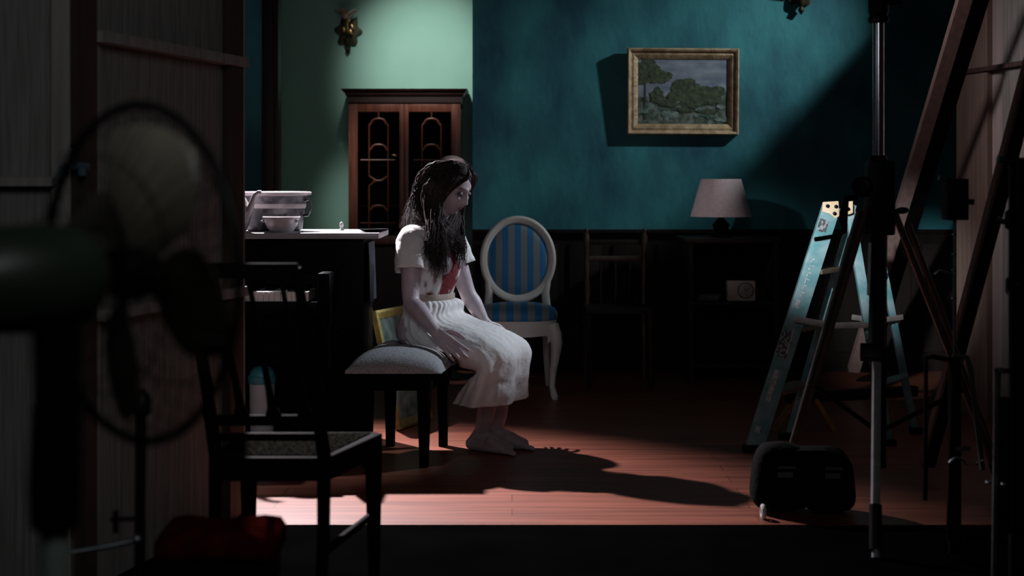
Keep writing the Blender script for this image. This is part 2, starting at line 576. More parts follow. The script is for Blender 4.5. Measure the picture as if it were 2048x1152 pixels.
# ------------------------------------------------------------------ scenery flats
def flat_left():
    a, b = V(-1.208, 4.05, 0), V(-0.966, 4.96, 0)
    d = (b - a).normalized()
    n = V(d.y, -d.x, 0)           # towards camera / set side
    L = (b - a).length
    t = thing('scenery_flat', 'unpainted plywood flat with battens at left, its edge beside the piano', 'scenery flat', (a + b) / 2)

    def bx(u0, u1, z0, z1, t0, t1, mb=None):
        mb = mb or MB()
        c = a + d * (u0 + u1) / 2 + n * (t0 + t1) / 2 + V(0, 0, (z0 + z1) / 2)
        return mb.obox(c, d * (u1 - u0) / 2, n * (t1 - t0) / 2, V(0, 0, (z1 - z0) / 2))
    bx(0, L, 0, 2.6, -0.012, 0).build('panel', M['ply'], t, smooth=False)
    bx(-0.058, 0.0, 0, 2.6, -0.02, 0.028).build('stile', M['stile_red'], t, smooth=False)
    bx(0.0, 0.045, 0, 2.6, 0.0, 0.012).build('stile', M['pine_edge'], t, smooth=False)
    bx(L - 0.10, L, 0, 2.6, 0.0, 0.030).build('stile', M['stile_red'], t, smooth=False)
    bx(L, L + 0.010, 0, 2.6, -0.012, 0.032).build('edge_strip', M['pine_edge'], t, smooth=False)
    for z in (0.80, 1.595, 2.45):
        bx(0.0, L - 0.10 if z > 2 else L, z - 0.032, z, 0.0, 0.052).build('rail', M['pine_edge'], t, smooth=False)


flat_left()


def flat_far_left():
    y = 4.02
    t = thing('scenery_flat', 'dark scenery flat at the far left edge with a ledge rail at eye height', 'scenery flat', (-1.9, y, 0))
    MB().box((-2.5, y, 0), (-1.246, y + 0.012, 2.6)).build('panel', M['ply'], t, smooth=False)
    MB().box((-1.298, y - 0.022, 0), (-1.246, y, 2.6)).build('stile', M['pine_edge'], t, smooth=False)
    MB().box((-2.5, y - 0.060, 1.153), (-1.285, y - 0.022, 1.178)).build('rail', M['pine_edge'], t, smooth=False)
    MB().box((-2.5, y - 0.022, 0), (-2.42, y, 2.6)).build('stile', M['pine_edge'], t, smooth=False)


flat_far_left()
# blue clamp biting the ledge beside the stile
cl = thing('spring_clamp', 'small blue metal clamp gripping the ledge rail behind the fan', 'clamp', P(150, 350, 3.93))
mb = MB().tube([P(128, 334, 3.94), P(150, 331, 3.94), P(178, 333, 3.94)], 0.011, 8)
mb.build('bar', M['blue_clamp'], cl)
MB().beam(P(127, 331, 3.94), P(124, 357, 3.94), 0.018, 0.02).build('jaw', M['blue_clamp'], cl, bevel=0.003)
MB().beam(P(165, 333, 3.94), P(165, 352, 3.94), 0.018, 0.02).build('jaw', M['blue_clamp'], cl, bevel=0.003)
MB().tube([P(150, 331, 3.93), P(150, 290, 3.93)], 0.006, 8).tube([P(140, 292, 3.93), P(160, 292, 3.93)], 0.004, 6).build('screw', M['black_metal'], cl)


def flat_right():
    b = V((1925 - 1024) / FP * 7.2, 7.2, 0)
    d = V(0.175, -1.0, 0).normalized()
    n = V(-d.y, d.x, 0)
    n = n if n.x < 0 else -n      # faces the set
    t = thing('scenery_flat', 'raw plywood flat with pine battens at right behind the stands', 'scenery flat', b)
    mb = lambda u0, u1, z0, z1, t0, t1: MB().obox(b + d * (u0 + u1) / 2 + n * (t0 + t1) / 2 + V(0, 0, (z0 + z1) / 2), d * abs(u1 - u0) / 2, n * (t1 - t0) / 2, V(0, 0, (z1 - z0) / 2))
    mb(0, 3.0, 0, 2.2, -0.015, 0).build('panel', M['ply_light'], t, smooth=False)
    # columns across the face: batten, board, batten, board
    mb(-0.01, 0.30, 0, 2.2, 0.0, 0.028).build('stile', M['pine'], t, smooth=False)
    mb(0.42, 0.66, 0, 2.2, 0.0, 0.014).build('board', M['ply'], t, smooth=False)
    mb(0.96, 1.13, 0, 2.2, 0.0, 0.030).build('stile', M['pine'], t, smooth=False)
    mb(2.2, 2.4, 0, 2.2, 0.0, 0.030).build('stile', M['pine'], t, smooth=False)
    mb(0.06, 0.84, 1.700, 1.722, 0.0, 0.040).build('rail', M['stile_red'], t, smooth=False)
    mb(0.90, 2.2, 1.690, 1.722, 0.0, 0.045).build('rail', M['pine'], t, smooth=False)
    mb(0.78, 0.90, 0, 1.30, 0.028, 0.052).build('scab_board', M['ply_light'], t, smooth=False)


flat_right()


def brace(label, p0, p1, w, h, lit):
    t = thing('timber_brace', label, 'timber brace', Vector(p1))
    p0, p1 = Vector(p0), Vector(p1)
    ax = (p1 - p0).normalized()
    side = ax.cross(V(0, 1, 0)).normalized()
    side = side if side.x < 0 else -side
    dep = ax.cross(side).normalized()
    c = (p0 + p1) / 2
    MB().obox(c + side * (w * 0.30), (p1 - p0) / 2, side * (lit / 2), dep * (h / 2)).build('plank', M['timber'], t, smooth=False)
    MB().obox(c + side * (w * 0.30 - lit / 2 - w * 0.45) , (p1 - p0) / 2, side * (w * 0.45), dep * (h * 0.35)).build('shaded_side_plank', M['black_wood'], t, smooth=False)  # black plank paints in the brace's shaded side


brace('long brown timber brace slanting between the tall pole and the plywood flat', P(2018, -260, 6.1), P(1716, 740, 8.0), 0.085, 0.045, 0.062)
brace('timber brace, shaded side painted black, slanting at the right edge in front of the plywood flat', P(2085, 40, 4.45), P(1850, 930, 5.55), 0.052, 0.04, 0.010)


# ------------------------------------------------------------------ wall things
def framed_painting():
    y = YW
    tl, br = P(1253, 98, y), P(1475, 270, y)
    cx, cz = (tl.x + br.x) / 2, (tl.z + br.z) / 2
    w, h = (br.x - tl.x) / 2, (tl.z - br.z) / 2
    t = thing('framed_painting', 'landscape oil painting in a gilt frame hung on the teal wall', 'painting', (cx, y - 0.05, cz))
    tilt = math.radians(3)
    ux, uz = V(math.cos(0.006), 0, -math.sin(0.006)), V(0, -math.sin(tilt), math.cos(tilt))
    n = V(0, -math.cos(tilt), -math.sin(tilt))
    c = V(cx, y - 0.036, cz)

    def q(u, v, s):
        return c + ux * u + uz * v + n * s
    # moulded frame profile: (inset from outer edge, height off the back)
    prof = [(0, -0.02), (0, 0.022), (0.008, 0.030), (0.018, 0.026), (0.026, 0.014), (0.040, 0.017), (0.052, 0.012), (0.066, 0.004), (0.066, -0.02)]
    rs = []
    for ins, s in prof:
        rs.append([q(-w + ins, -h + ins, s), q(w - ins, -h + ins, s), q(w - ins, h - ins, s), q(-w + ins, h - ins, s)])
    MB().rings(rs, True, False).build('frame', M['gilt'], t, bevel=0.0, angle=25)
    iw, ih = w - 0.062, h - 0.062
    can = MB().obox(c - n * 0.004, ux * iw, uz * ih, n * 0.003).build('canvas', M['painting'], t, smooth=False)

    def blob(u, v, ru, rv, name='foliage_paint', m='tree_oil', k=9, s=0.0012):
        mb = MB()
        for i in range(k):
            a = random.uniform(0, 6.28)
            rr = random.uniform(0, 0.75)
            cu, cv = u + math.cos(a) * ru * rr, v + math.sin(a) * rv * rr
            pts = []
            for j in range(9):
                b2 = 2 * math.pi * j / 9
                f = random.uniform(0.35, 0.6)
                pu = min(max(cu + math.cos(b2) * ru * f, -iw), iw)
                pv = min(max(cv + math.sin(b2) * rv * f, -ih), ih)
                pts.append(q(pu, pv, s + 0.0002 * i))
            mb.prism(pts, n * 0.0006)
        return mb
    sky = MB().prism([q(-iw, ih, -0.0006), q(iw, ih, -0.0006), q(iw, ih * 0.02, -0.0006), q(iw * 0.3, -ih * 0.12, -0.0006), q(-iw, -ih * 0.18, -0.0006)], n * 0.0006)
    sky.build('painted_sky', M['sky_oil'], can, smooth=False)
    for u, v0, v1, th in ((-0.83, -0.85, 0.30, 0.008), (0.30, -0.5, 0.0, 0.006), (0.75, -0.6, 0.1, 0.006), (-0.1, -0.5, 0.05, 0.005)):
        MB().prism([q(iw * u - th, ih * v0, 0.0005), q(iw * u + th, ih * v0, 0.0005), q(iw * u + th * 0.6, ih * v1, 0.0005), q(iw * u - th * 0.6, ih * v1, 0.0005)], n * 0.0005).build('painted_trunk', M['trunk_oil'], can, smooth=False)
    fo2 = MB()
    for i in range(16):
        b_ = blob(random.uniform(-0.9, 0.9) * iw, random.uniform(-0.92, -0.25) * ih, random.uniform(0.02, 0.06), random.uniform(0.012, 0.03), k=3, s=0.0008)
        fo2.add(b_.v, b_.f)
    fo2.build('painted_undergrowth', M['green_oil'], can, smooth=False)
    fo = MB()
    for u, v, ru, rv in ((-0.70, 0.55, 0.115, 0.075), (-0.62, 0.38, 0.07, 0.04), (0.0, 0.18, 0.09, 0.07), (-0.10, -0.05, 0.08, 0.06), (0.42, 0.0, 0.10, 0.05), (0.75, 0.02, 0.08, 0.05), (-0.55, -0.15, 0.05, 0.05), (0.2, -0.2, 0.10, 0.05), (-0.95, 0.62, 0.05, 0.05), (-0.35, 0.40, 0.05, 0.03), (0.55, -0.25, 0.07, 0.03), (-0.3, -0.35, 0.08, 0.03), (0.05, -0.55, 0.06, 0.02), (0.5, -0.6, 0.07, 0.02)):
        b_ = blob(iw * u, ih * v, ru, rv)
        fo.add(b_.v, b_.f)
    fo.build('painted_foliage', M['tree_oil'], can, smooth=False)


framed_painting()


def sconce(name, label, c, s, finial=0.0):
    """brass wall bracket with a scalloped back plate and pink glass petals; c = centre of back plate on the wall"""
    c = Vector(c)
    t = thing(name, label, 'wall light', c, 'brass wall lights')
    pl = []
    for k in range(40):
        a = 2 * math.pi * k / 40
        r = s * (0.085 + 0.014 * math.cos(6 * a + 0.5)) * (1.15 if math.sin(a) < -0.7 else 1.0)
        pl.append(c + V(math.cos(a) * r, 0, math.sin(a) * r))
    MB().prism(pl, (0, -0.02, 0)).build('back_plate', M['brass_dark'], t, bevel=0.004)
    MB().lathe([(0.004, -0.16), (0.020, -0.135), (0.012, -0.115), (0.028, -0.09), (0.030, -0.06), (0.008, -0.04)], c + V(0, -0.035, 0), n=14, sx=s, sy=s).build('drop_finial', M['brass_dark'], t)
    MB().tube([c + V(0, -0.02, 0.0), c + V(0, -0.07, -0.015), c + V(0.0, -0.11, 0.02), c + V(0.0, -0.115, 0.07)], [0.010, 0.009, 0.008, 0.012], 10).build('arm', M['brass'], t)
    MB().ball(c + V(0.012, -0.125, 0.060), 0.015, 14, 10).build('knob', M['brass'], t)
    lf = MB()
    for k, (dx, dz) in enumerate(((-0.025, 0.005), (0.02, -0.01), (-0.01, 0.03), (0.03, 0.025))):
        lf.ell(c + V(dx * s, -0.06, dz * s), (0.014, 0, 0.01), (0, 0.008, 0), (-0.012, 0, 0.022), 10, 7)
    lf.build('leaf_ornament', M['brass'], t)
    for k in range(6):
        a = 2 * math.pi * k / 6 + 0.3
        e = V(math.cos(a), math.sin(a) * 0.8, 0)
        base = c + V(0, -0.115, 0.075)
        rs = []
        for i in range(6):
            u = i / 5
            ctr = base + e * (0.018 + 0.062 * u ** 1.4) * s + V(0, 0, 0.075 * u * s - 0.02 * u * u)
            wv = V(-e.y, e.x, 0).normalized() * (0.012 + 0.020 * math.sin(math.pi * min(u + 0.15, 1) * 0.8)) * s
            th = V(0, 0, 0.004)
            rs.append([ctr - wv, ctr + th * 1.2, ctr + wv, ctr - th])
        MB().rings(rs).build('glass_petal', M['pinkglass'], t)


sconce('wall_sconce', 'brass wall light with pink glass petals on the pale green alcove wall', P(697, 62, YA), 1.0)
sconce('wall_sconce', 'dark brass wall light on the teal wall above the painting, cut by the picture edge', P(1600, -22, YW), 1.0)


# ------------------------------------------------------------------ china cabinet in the alcove
def china_cabinet():
    yf = 9.50
    s = FP / yf
    X = lambda px: (px - VPX) / s
    Z = lambda py: CAMH - (py - HZ) / s
    x0, x1 = X(697), X(921)
    t = thing('china_cabinet', 'mahogany china cabinet with latticed glass doors against the pale green wall', 'cabinet', ((x0 + x1) / 2, (yf + YA) / 2, 0))
    zt = Z(207)
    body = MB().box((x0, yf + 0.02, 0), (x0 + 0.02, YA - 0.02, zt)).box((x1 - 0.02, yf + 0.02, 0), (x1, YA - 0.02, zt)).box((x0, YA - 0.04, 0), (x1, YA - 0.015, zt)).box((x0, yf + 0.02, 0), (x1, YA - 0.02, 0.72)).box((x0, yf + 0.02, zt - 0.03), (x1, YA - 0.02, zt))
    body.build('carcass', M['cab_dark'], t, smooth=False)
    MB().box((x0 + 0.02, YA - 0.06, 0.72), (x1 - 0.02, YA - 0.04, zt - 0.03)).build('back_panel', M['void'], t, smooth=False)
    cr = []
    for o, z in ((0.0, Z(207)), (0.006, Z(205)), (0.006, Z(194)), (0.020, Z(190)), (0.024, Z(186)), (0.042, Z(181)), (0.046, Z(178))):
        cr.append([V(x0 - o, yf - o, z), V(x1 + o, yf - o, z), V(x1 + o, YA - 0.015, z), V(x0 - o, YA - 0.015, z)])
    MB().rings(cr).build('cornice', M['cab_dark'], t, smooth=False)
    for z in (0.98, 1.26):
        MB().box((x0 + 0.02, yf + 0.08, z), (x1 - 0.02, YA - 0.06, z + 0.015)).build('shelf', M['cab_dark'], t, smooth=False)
    mid = X(808)
    for a, b in ((x0, mid - 0.001), (mid + 0.001, x1)):
        zb, zh = 0.74, zt - 0.004
        st, tr = 0.068, 0.052
        if a == x0:
            l, r = 0.062, 0.030
        else:
            l, r = 0.030, 0.062
        dr = MB().box((a, yf, zb), (a + l, yf + 0.022, zh)).box((b - r, yf, zb), (b, yf + 0.022, zh)).box((a + l, yf, zh - tr), (b - r, yf + 0.022, zh)).box((a + l, yf, zb), (b - r, yf + 0.022, zb + 0.06))
        door = dr.build('door', M['mahogany'], t, bevel=0.003)
        pane = MB().box((a + l, yf + 0.014, zb + 0.06), (b - r, yf + 0.017, zh - tr))
        gl = pane.build('glass_pane', glass, door, smooth=False)
        c = X(757) if a == x0 else X(863)
        hw = (776 - 738) / 2 / s
        y = yf + 0.006
        mb = MB()

        def line(pts, r=0.0062):
            mb.tube([V(p[0], y, p[1]) for p in pts], r, 8)

        def arch(zlow, zhigh):
            pts = [(c - hw, zlow)]
            for k in range(9):
                u = -1 + 2 * k / 8
                pts.append((c + hw * 0.80 * u, zlow + (zhigh - zlow) * (0.30 + 0.70 * math.sqrt(max(0, 1 - u * u)))))
            pts.append((c + hw, zlow))
            line(pts, 0.0078)
        line([(c, Z(223)), (c, Z(238))])
        arch(Z(251), Z(237))
        line([(c - hw, Z(251)), (c - hw, Z(352))], 0.005)
        line([(c + hw, Z(251)), (c + hw, Z(470))], 0.005)
        arch(Z(301), Z(289))
        line([(c - hw * 1.9, Z(320)), (c + hw * 1.8, Z(320))], 0.005)
        line([(c - hw, Z(352)), (c - hw * 0.3, Z(361)), (c + hw * 0.3, Z(361)), (c + hw, Z(352))], 0.007)
        line([(c - hw * 0.3, Z(361)), (c - hw, Z(372)), (c - hw, Z(470))], 0.006)
        arch(Z(422), Z(411))
        line([(c - hw * 1.9, Z(446)), (c + hw * 1.8, Z(446))], 0.005)
        mb.build('lattice', M['mahogany'], door)
        hx = X(789) if a == x0 else X(827)
        if a == x0:
            MB().ell(V(hx, yf - 0.012, Z(311)), (0.022, 0, -0.003), (0, 0.010, 0), (0.002, 0, 0.010), 12, 8).build('handle', M['brass'], door)


glass = bpy.data.materials.new('cabinet_glass')
glass.use_nodes = True
gb = glass.node_tree.nodes['Principled BSDF']
gb.inputs['Base Color'].default_value = (0.5, 0.5, 0.5, 1)
gb.inputs['Transmission Weight'].default_value = 1.0
gb.inputs['Roughness'].default_value = 0.02
gb.inputs['IOR'].default_value = 1.05
china_cabinet()


# dome-shaded standing lamp in front of the cabinet, behind the figure's head
def dome_lamp():
    d = 8.40
    c = P(903, 0, d)
    b = V(c.x, d, 0)
    t = thing('floor_lamp', 'standing lamp with a dull brown dome shade just behind the woman\'s head', 'floor lamp', b)
    zt = P(900, 311, d).z
    rr = 0.120
    prof = []
    for k in range(9):
        a = math.pi / 2 * k / 8
        prof.append((rr * math.cos(a) + 0.002, zt - 0.135 + 0.135 * math.sin(a)))
    prof = [(rr * 0.985, zt - 0.20), (rr, zt - 0.135)] + prof[1:]
    MB().lathe(prof, b, n=28, cap=False).build('shade', M['dome'], t)
    MB().tube([b + V(0, 0, 0.02), b + V(0, 0, zt - 0.05)], 0.011, 10).build('pole', M['black_metal'], t)
    MB().lathe([(0.13, 0), (0.13, 0.012), (0.05, 0.03), (0.012, 0.05)], b, n=24).build('base', M['black_metal'], t)


dome_lamp()


# ------------------------------------------------------------------ upright piano
def piano():
    xr = -0.635
    xk = -0.745
    xl_ = -1.75
    yb0, yb1 = 6.08, 6.48
    zt = 0.945
    t = thing('upright_piano', 'black upright piano with a top painted pale for its reflected light, left of the seated woman', 'piano', ((xr + xl_) / 2, 6.25, 0))
    b = MB().box((xl_, yb0, 0.04), (xr, yb1, zt - 0.03))
    b.build('case', M['lacquer'], t, bevel=0.004)
    for x in (xl_, xk - 0.05):
        MB().box((x, 5.80, 0.0), (x + 0.05, yb0, 0.05)).build('foot', M['lacquer'], t, bevel=0.004)
        MB().box((x, 5.80, 0.62), (x + 0.05, yb0, 0.79)).build('cheek', M['lacquer'], t, bevel=0.01)
        MB().lathe([(0.022, 0), (0.028, 0.05), (0.018, 0.10), (0.030, 0.30), (0.022, 0.50), (0.034, 0.57)], (x + 0.025, 5.84, 0.05), n=12).build('leg', M['lacquer'], t)
    MB().box((xl_ + 0.05, 5.80, 0.62), (xk - 0.05, yb0, 0.672)).build('keybed', M['lacquer'], t, bevel=0.004)
    MB().box((xl_ - 0.02, 6.03, zt - 0.026), (xr + 0.070, yb1 + 0.02, zt)).build('lid', M['lid'], t, bevel=0.006)
    MB().box((xl_ + 0.05, 6.045, 0.775), (xk - 0.05, yb0, 0.787)).build('music_ledge', M['lacquer'], t, bevel=0.003)
    n = 0
    keys = MB()
    x = xl_ + 0.06
    while x < -0.835:
        keys.box((x, 5.812, 0.673), (x + 0.0215, 6.03, 0.712))
        x += 0.0232
    keys.build('white_keys', M['keys'], t, smooth=False)
    bk = MB()
    x = xl_ + 0.06
    i = 0
    while x < -0.86:
        if i % 7 not in (2, 6):
            bk.box((x + 0.0165, 5.885, 0.712), (x + 0.029, 6.03, 0.727))
        x += 0.0232
        i += 1
    bk.build('black_keys', M['lacquer'], t, smooth=False)
    return t


piano()
ZP = 0.945


def basin():
    d = 6.30
    c = P(540, 0, d)
    c = V(P(548, 0, d).x, d, ZP)
    t = thing('ceramic_basin', 'large blue-patterned ceramic basin with a pale rim on the piano top', 'basin', c)
    k = d / FP
    MB().lathe([(0.11, 0.0), (0.125, 0.006), (0.130, 0.03), (0.135, 0.08), (0.142, 0.13), (0.150, 0.158), (0.144, 0.158), (0.13, 0.09), (0.12, 0.02), (0.05, 0.012)], c, n=40, cap=True, sy=0.6).build('bowl', M['ceramic_blue'], t)
    MB().lathe([(0.143, 0.154), (0.165, 0.160), (0.168, 0.170), (0.160, 0.174), (0.143, 0.168)], c, n=40, cap=False, sy=0.62).build('rim', M['ceramic'], t)
    MB().lathe([(0.1345, 0.098), (0.141, 0.101), (0.143, 0.118), (0.140, 0.121)], c, n=40, cap=False, sy=0.6).build('band', M['ceramic'], t)
    h = c + V(0.145, -0.02, 0.10)
    MB().tube([h + V(-0.004, 0, 0.035), h + V(0.018, -0.01, 0.04), h + V(0.026, -0.012, 0.0), h + V(0.010, -0.01, -0.03), h + V(-0.010, 0, -0.032)], 0.006, 8).build('handle', M['ceramic_blue'], t)


basin()


def teapot():
    c = V(P(468, 0, 6.12).x, 6.12, ZP)
    t = thing('ceramic_teapot', 'white ceramic pot with a curved spout, beside the flat\'s edge on the piano', 'teapot', c)
    MB().lathe([(0.045, 0.0), (0.055, 0.01), (0.070, 0.05), (0.072, 0.09), (0.060, 0.13), (0.045, 0.155), (0.04, 0.165)], c, n=28).build('body', M['ceramic'], t)
    MB().lathe([(0.046, 0.165), (0.035, 0.178), (0.012, 0.185), (0.012, 0.20), (0.003, 0.205)], c, n=24).build('lid', M['ceramic'], t)
    q = lambda px, py: P(px, py, 6.10)
    MB().tube([q(490, 432), q(499, 420), q(505, 403), q(509, 390), q(517, 384), q(522, 385)], [0.022, 0.017, 0.012, 0.009, 0.008, 0.009], 12).build('spout', M['ceramic'], t)
    MB().tube([c + V(-0.06, 0, 0.13), c + V(-0.11, 0, 0.12), c + V(-0.115, 0, 0.07), c + V(-0.068, 0, 0.04)], 0.008, 8).build('handle', M['ceramic'], t)


teapot()


def bowl():
    c = V(P(563, 0, 6.12).x, 6.12, ZP)
    t = thing('ceramic_bowl', 'small cream bowl with a bright rim, standing before the basin', 'bowl', c)
    MB().lathe([(0.045, 0), (0.052, 0.006), (0.062, 0.022), (0.072, 0.045), (0.075, 0.058), (0.071, 0.058), (0.066, 0.04), (0.05, 0.012), (0.01, 0.01)], c, n=36).build('body', M['ceramic'], t)
    MB().lathe([(0.073, 0.056), (0.081, 0.060), (0.082, 0.066), (0.078, 0.069), (0.070, 0.064)], c, n=36, cap=False).build('rim', M['ceramic'], t)
    h = c + V(-0.078, -0.006, 0.048)
    for q in (h, c + V(0.070, -0.03, 0.048)):
        MB().ell(q, (0.012, 0, 0), (0, 0.01, 0), (0, 0, 0.006), 10, 6).build('lug_handle', M['ceramic'], t)


bowl()
# small clear glass stopper at the right of the top and the thin dark plate hanging over the end
st = tag(MB().lathe([(0.012, 0), (0.013, 0.004), (0.005, 0.010), (0.010, 0.022), (0.007, 0.034), (0.002, 0.038)], (0, 0, 0), n=14).build('glass_stopper', M['ceramic'], loc=None), 'tiny glass stopper near the right end of the piano top', 'stopper')
st.location = V(P(683, 0, 6.35).x, 6.35, ZP)
pl = tag(MB().lathe([(0.03, 0), (0.05, 0.004), (0.065, 0.012), (0.063, 0.014), (0.045, 0.008), (0.02, 0.006)], (0, 0, 0), n=28).build('dark_saucer', M['lacquer']), 'thin dark saucer at the right end of the piano top', 'saucer')
pl.location = V(P(748, 0, 6.15).x, 6.15, ZP)
clo = MB()
rs = []
for i in range(9):
    z = ZP - 0.045 - 0.033 * i
    rs.append([V(xr_, yy, z) for xr_, yy in [(-0.622 + 0.006 * math.sin(j * 1.3 + i * 0.2), 6.10 + 0.035 * j) for j in range(10)]])
# dark blue sheet put in for the bluish reflection on the piano's end
g = MB()
for i in range(9):
    g.v += rs[i]
for i in range(9):
    g.v += [p + V(0.006, 0, 0) for p in rs[i]]
for i in range(8):
    for j in range(9):
        g.f.append((i * 10 + j, i * 10 + j + 1, (i + 1) * 10 + j + 1, (i + 1) * 10 + j))
        o_ = 90
        g.f.append((o_ + i * 10 + j, o_ + (i + 1) * 10 + j, o_ + (i + 1) * 10 + j + 1, o_ + i * 10 + j + 1))
tag(g.build('blue_reflection', M['blue_sheen'], loc=(-0.622, 6.25, ZP - 0.3)), 'dark blue sheet standing in for a reflection on the piano end', 'cloth')


def bin_():
    c = V(P(524, 0, 5.98).x, 5.98, 0)
    t = thing('swing_bin', 'small white waste bin with a blue lid under the piano keyboard', 'waste bin', c)
    MB().lathe([(0.044, 0), (0.047, 0.01), (0.053, 0.30), (0.054, 0.325)], c, n=24).build('tub', M['plastic_white'], t)
    MB().lathe([(0.057, 0.315), (0.059, 0.322), (0.059, 0.345), (0.055, 0.348)], c, n=24).build('collar', M['plastic_blue'], t)
    MB().lathe([(0.054, 0.345), (0.050, 0.365), (0.036, 0.380), (0.012, 0.387)], c, n=24).build('lid', M['plastic_blue'], t)


bin_()


# framed picture leaning against the piano's right end
def leaning_picture():
    bl, brr = P(797, 862, 6.62), P(862, 838, 6.95)
    bl.z = brr.z = 0.004
    up = V(-0.118, 0.0, 0.555)
    e = (brr - bl)
    c = bl + e / 2 + up / 2
    ux, uz = e.normalized(), up.normalized()
    n = ux.cross(uz).normalized()
    if n.y > 0:
        n = -n
    w, h = e.length / 2, up.length / 2
    t = thing('framed_picture', 'gilt-framed green picture leaning on the floor behind the stool', 'painting', (bl + brr) / 2)
    rs = []
    for ins, s in [(0, -0.015), (0, 0.012), (0.012, 0.016), (0.03, 0.008), (0.042, 0.003), (0.042, -0.015)]:
        rs.append([c + ux * a * (w - ins) + uz * b * (h - ins) + n * s for a, b in ((-1, -1), (1, -1), (1, 1), (-1, 1))])
    MB().rings(rs, True, False).build('frame', M['gilt_green'], t, angle=25)
    MB().obox(c - n * 0.006, ux * (w - 0.04), uz * (h - 0.04), n * 0.003).build('canvas', M['green_oil'], t, smooth=False)


leaning_picture()


# ------------------------------------------------------------------ padded stool
def stool():
    x0, x1, y0, y1 = -0.670, -0.285, 5.70, 6.33
    SH = lambda p: V(p.x + 0.12 * (p.y - y0), p.y, p.z)
    t = thing('padded_stool', 'dark wooden stool with a grey domed cushion under the seated woman', 'stool', ((x0 + x1) / 2, (y0 + y1) / 2, 0))
    nx, ny = 22, 30
    top = []
    for j in range(ny + 1):
        row = []
        for i in range(nx + 1):
            u, v = -1 + 2 * i / nx, -1 + 2 * j / ny
            h = (1 - abs(u) ** 3.2) ** 0.55 * (1 - abs(v) ** 4) ** 0.55
            z = 0.405 + 0.070 * h + 0.010 * (1 - u * u)
            sst = lambda q: max(0.0, min(1.0, q)) ** 2 * (3 - 2 * max(0.0, min(1.0, q)))
            dent = max(0.0, z - (0.424 - 0.028 * sst((u - 0.3) / 0.6))) * sst((u + 0.55) / 0.4) * sst((v + 0.25) / 0.35)
            row.append(V((x0 + x1) / 2 + u * (x1 - x0) / 2, (y0 + y1) / 2 + v * (y1 - y0) / 2, z - dent - 0.012 * max(0, u)))
        top.append(row)
    mb = MB()
    vs_ = [p for r in top for p in r] + [V(p.x, p.y, 0.392) for r in top for p in r]
    W_ = nx + 1
    N_ = W_ * (ny + 1)
    fs = []
    for j in range(ny):
        for i in range(nx):
            a = j * W_ + i
            fs += [(a, a + 1, a + W_ + 1, a + W_), (N_ + a, N_ + a + W_, N_ + a + W_ + 1, N_ + a + 1)]
    for i in range(nx):
        a = i; b = i + 1
        fs += [(a, N_ + a, N_ + b, b)]
        a = ny * W_ + i; b = a + 1
        fs += [(a, b, N_ + b, N_ + a)]
    for j in range(ny):
        a = j * W_; b = a + W_
        fs += [(a, b, N_ + b, N_ + a)]
        a = j * W_ + nx; b = a + W_
        fs += [(a, N_ + a, N_ + b, b)]
    mb.add([SH(p) for p in vs_], fs)
    mb.build('cushion', M['grey_cushion'], t, angle=60)
    ax0, ax1, ay0, ay1 = -0.618, -0.335, 5.755, 6.275
    ap = MB().box((ax0, ay0, 0.315), (ax1, ay1, 0.392))
    ap.v = [SH(p) for p in ap.v]
    ap.build('apron', M['black_wood'], t, bevel=0.006)
    for x in (-0.600, -0.368):
        for y in (5.785, 6.245):
            w0, w1 = 0.026, 0.018
            rs = [[SH(V(x + a * w, y + b * w, z)) for a, b in ((-1, -1), (1, -1), (1, 1), (-1, 1))] for w, z in ((w1, 0), (w1, 0.05), (w0, 0.33))]
            MB().rings(rs).build('leg', M['black_wood'], t, bevel=0.003)


stool()


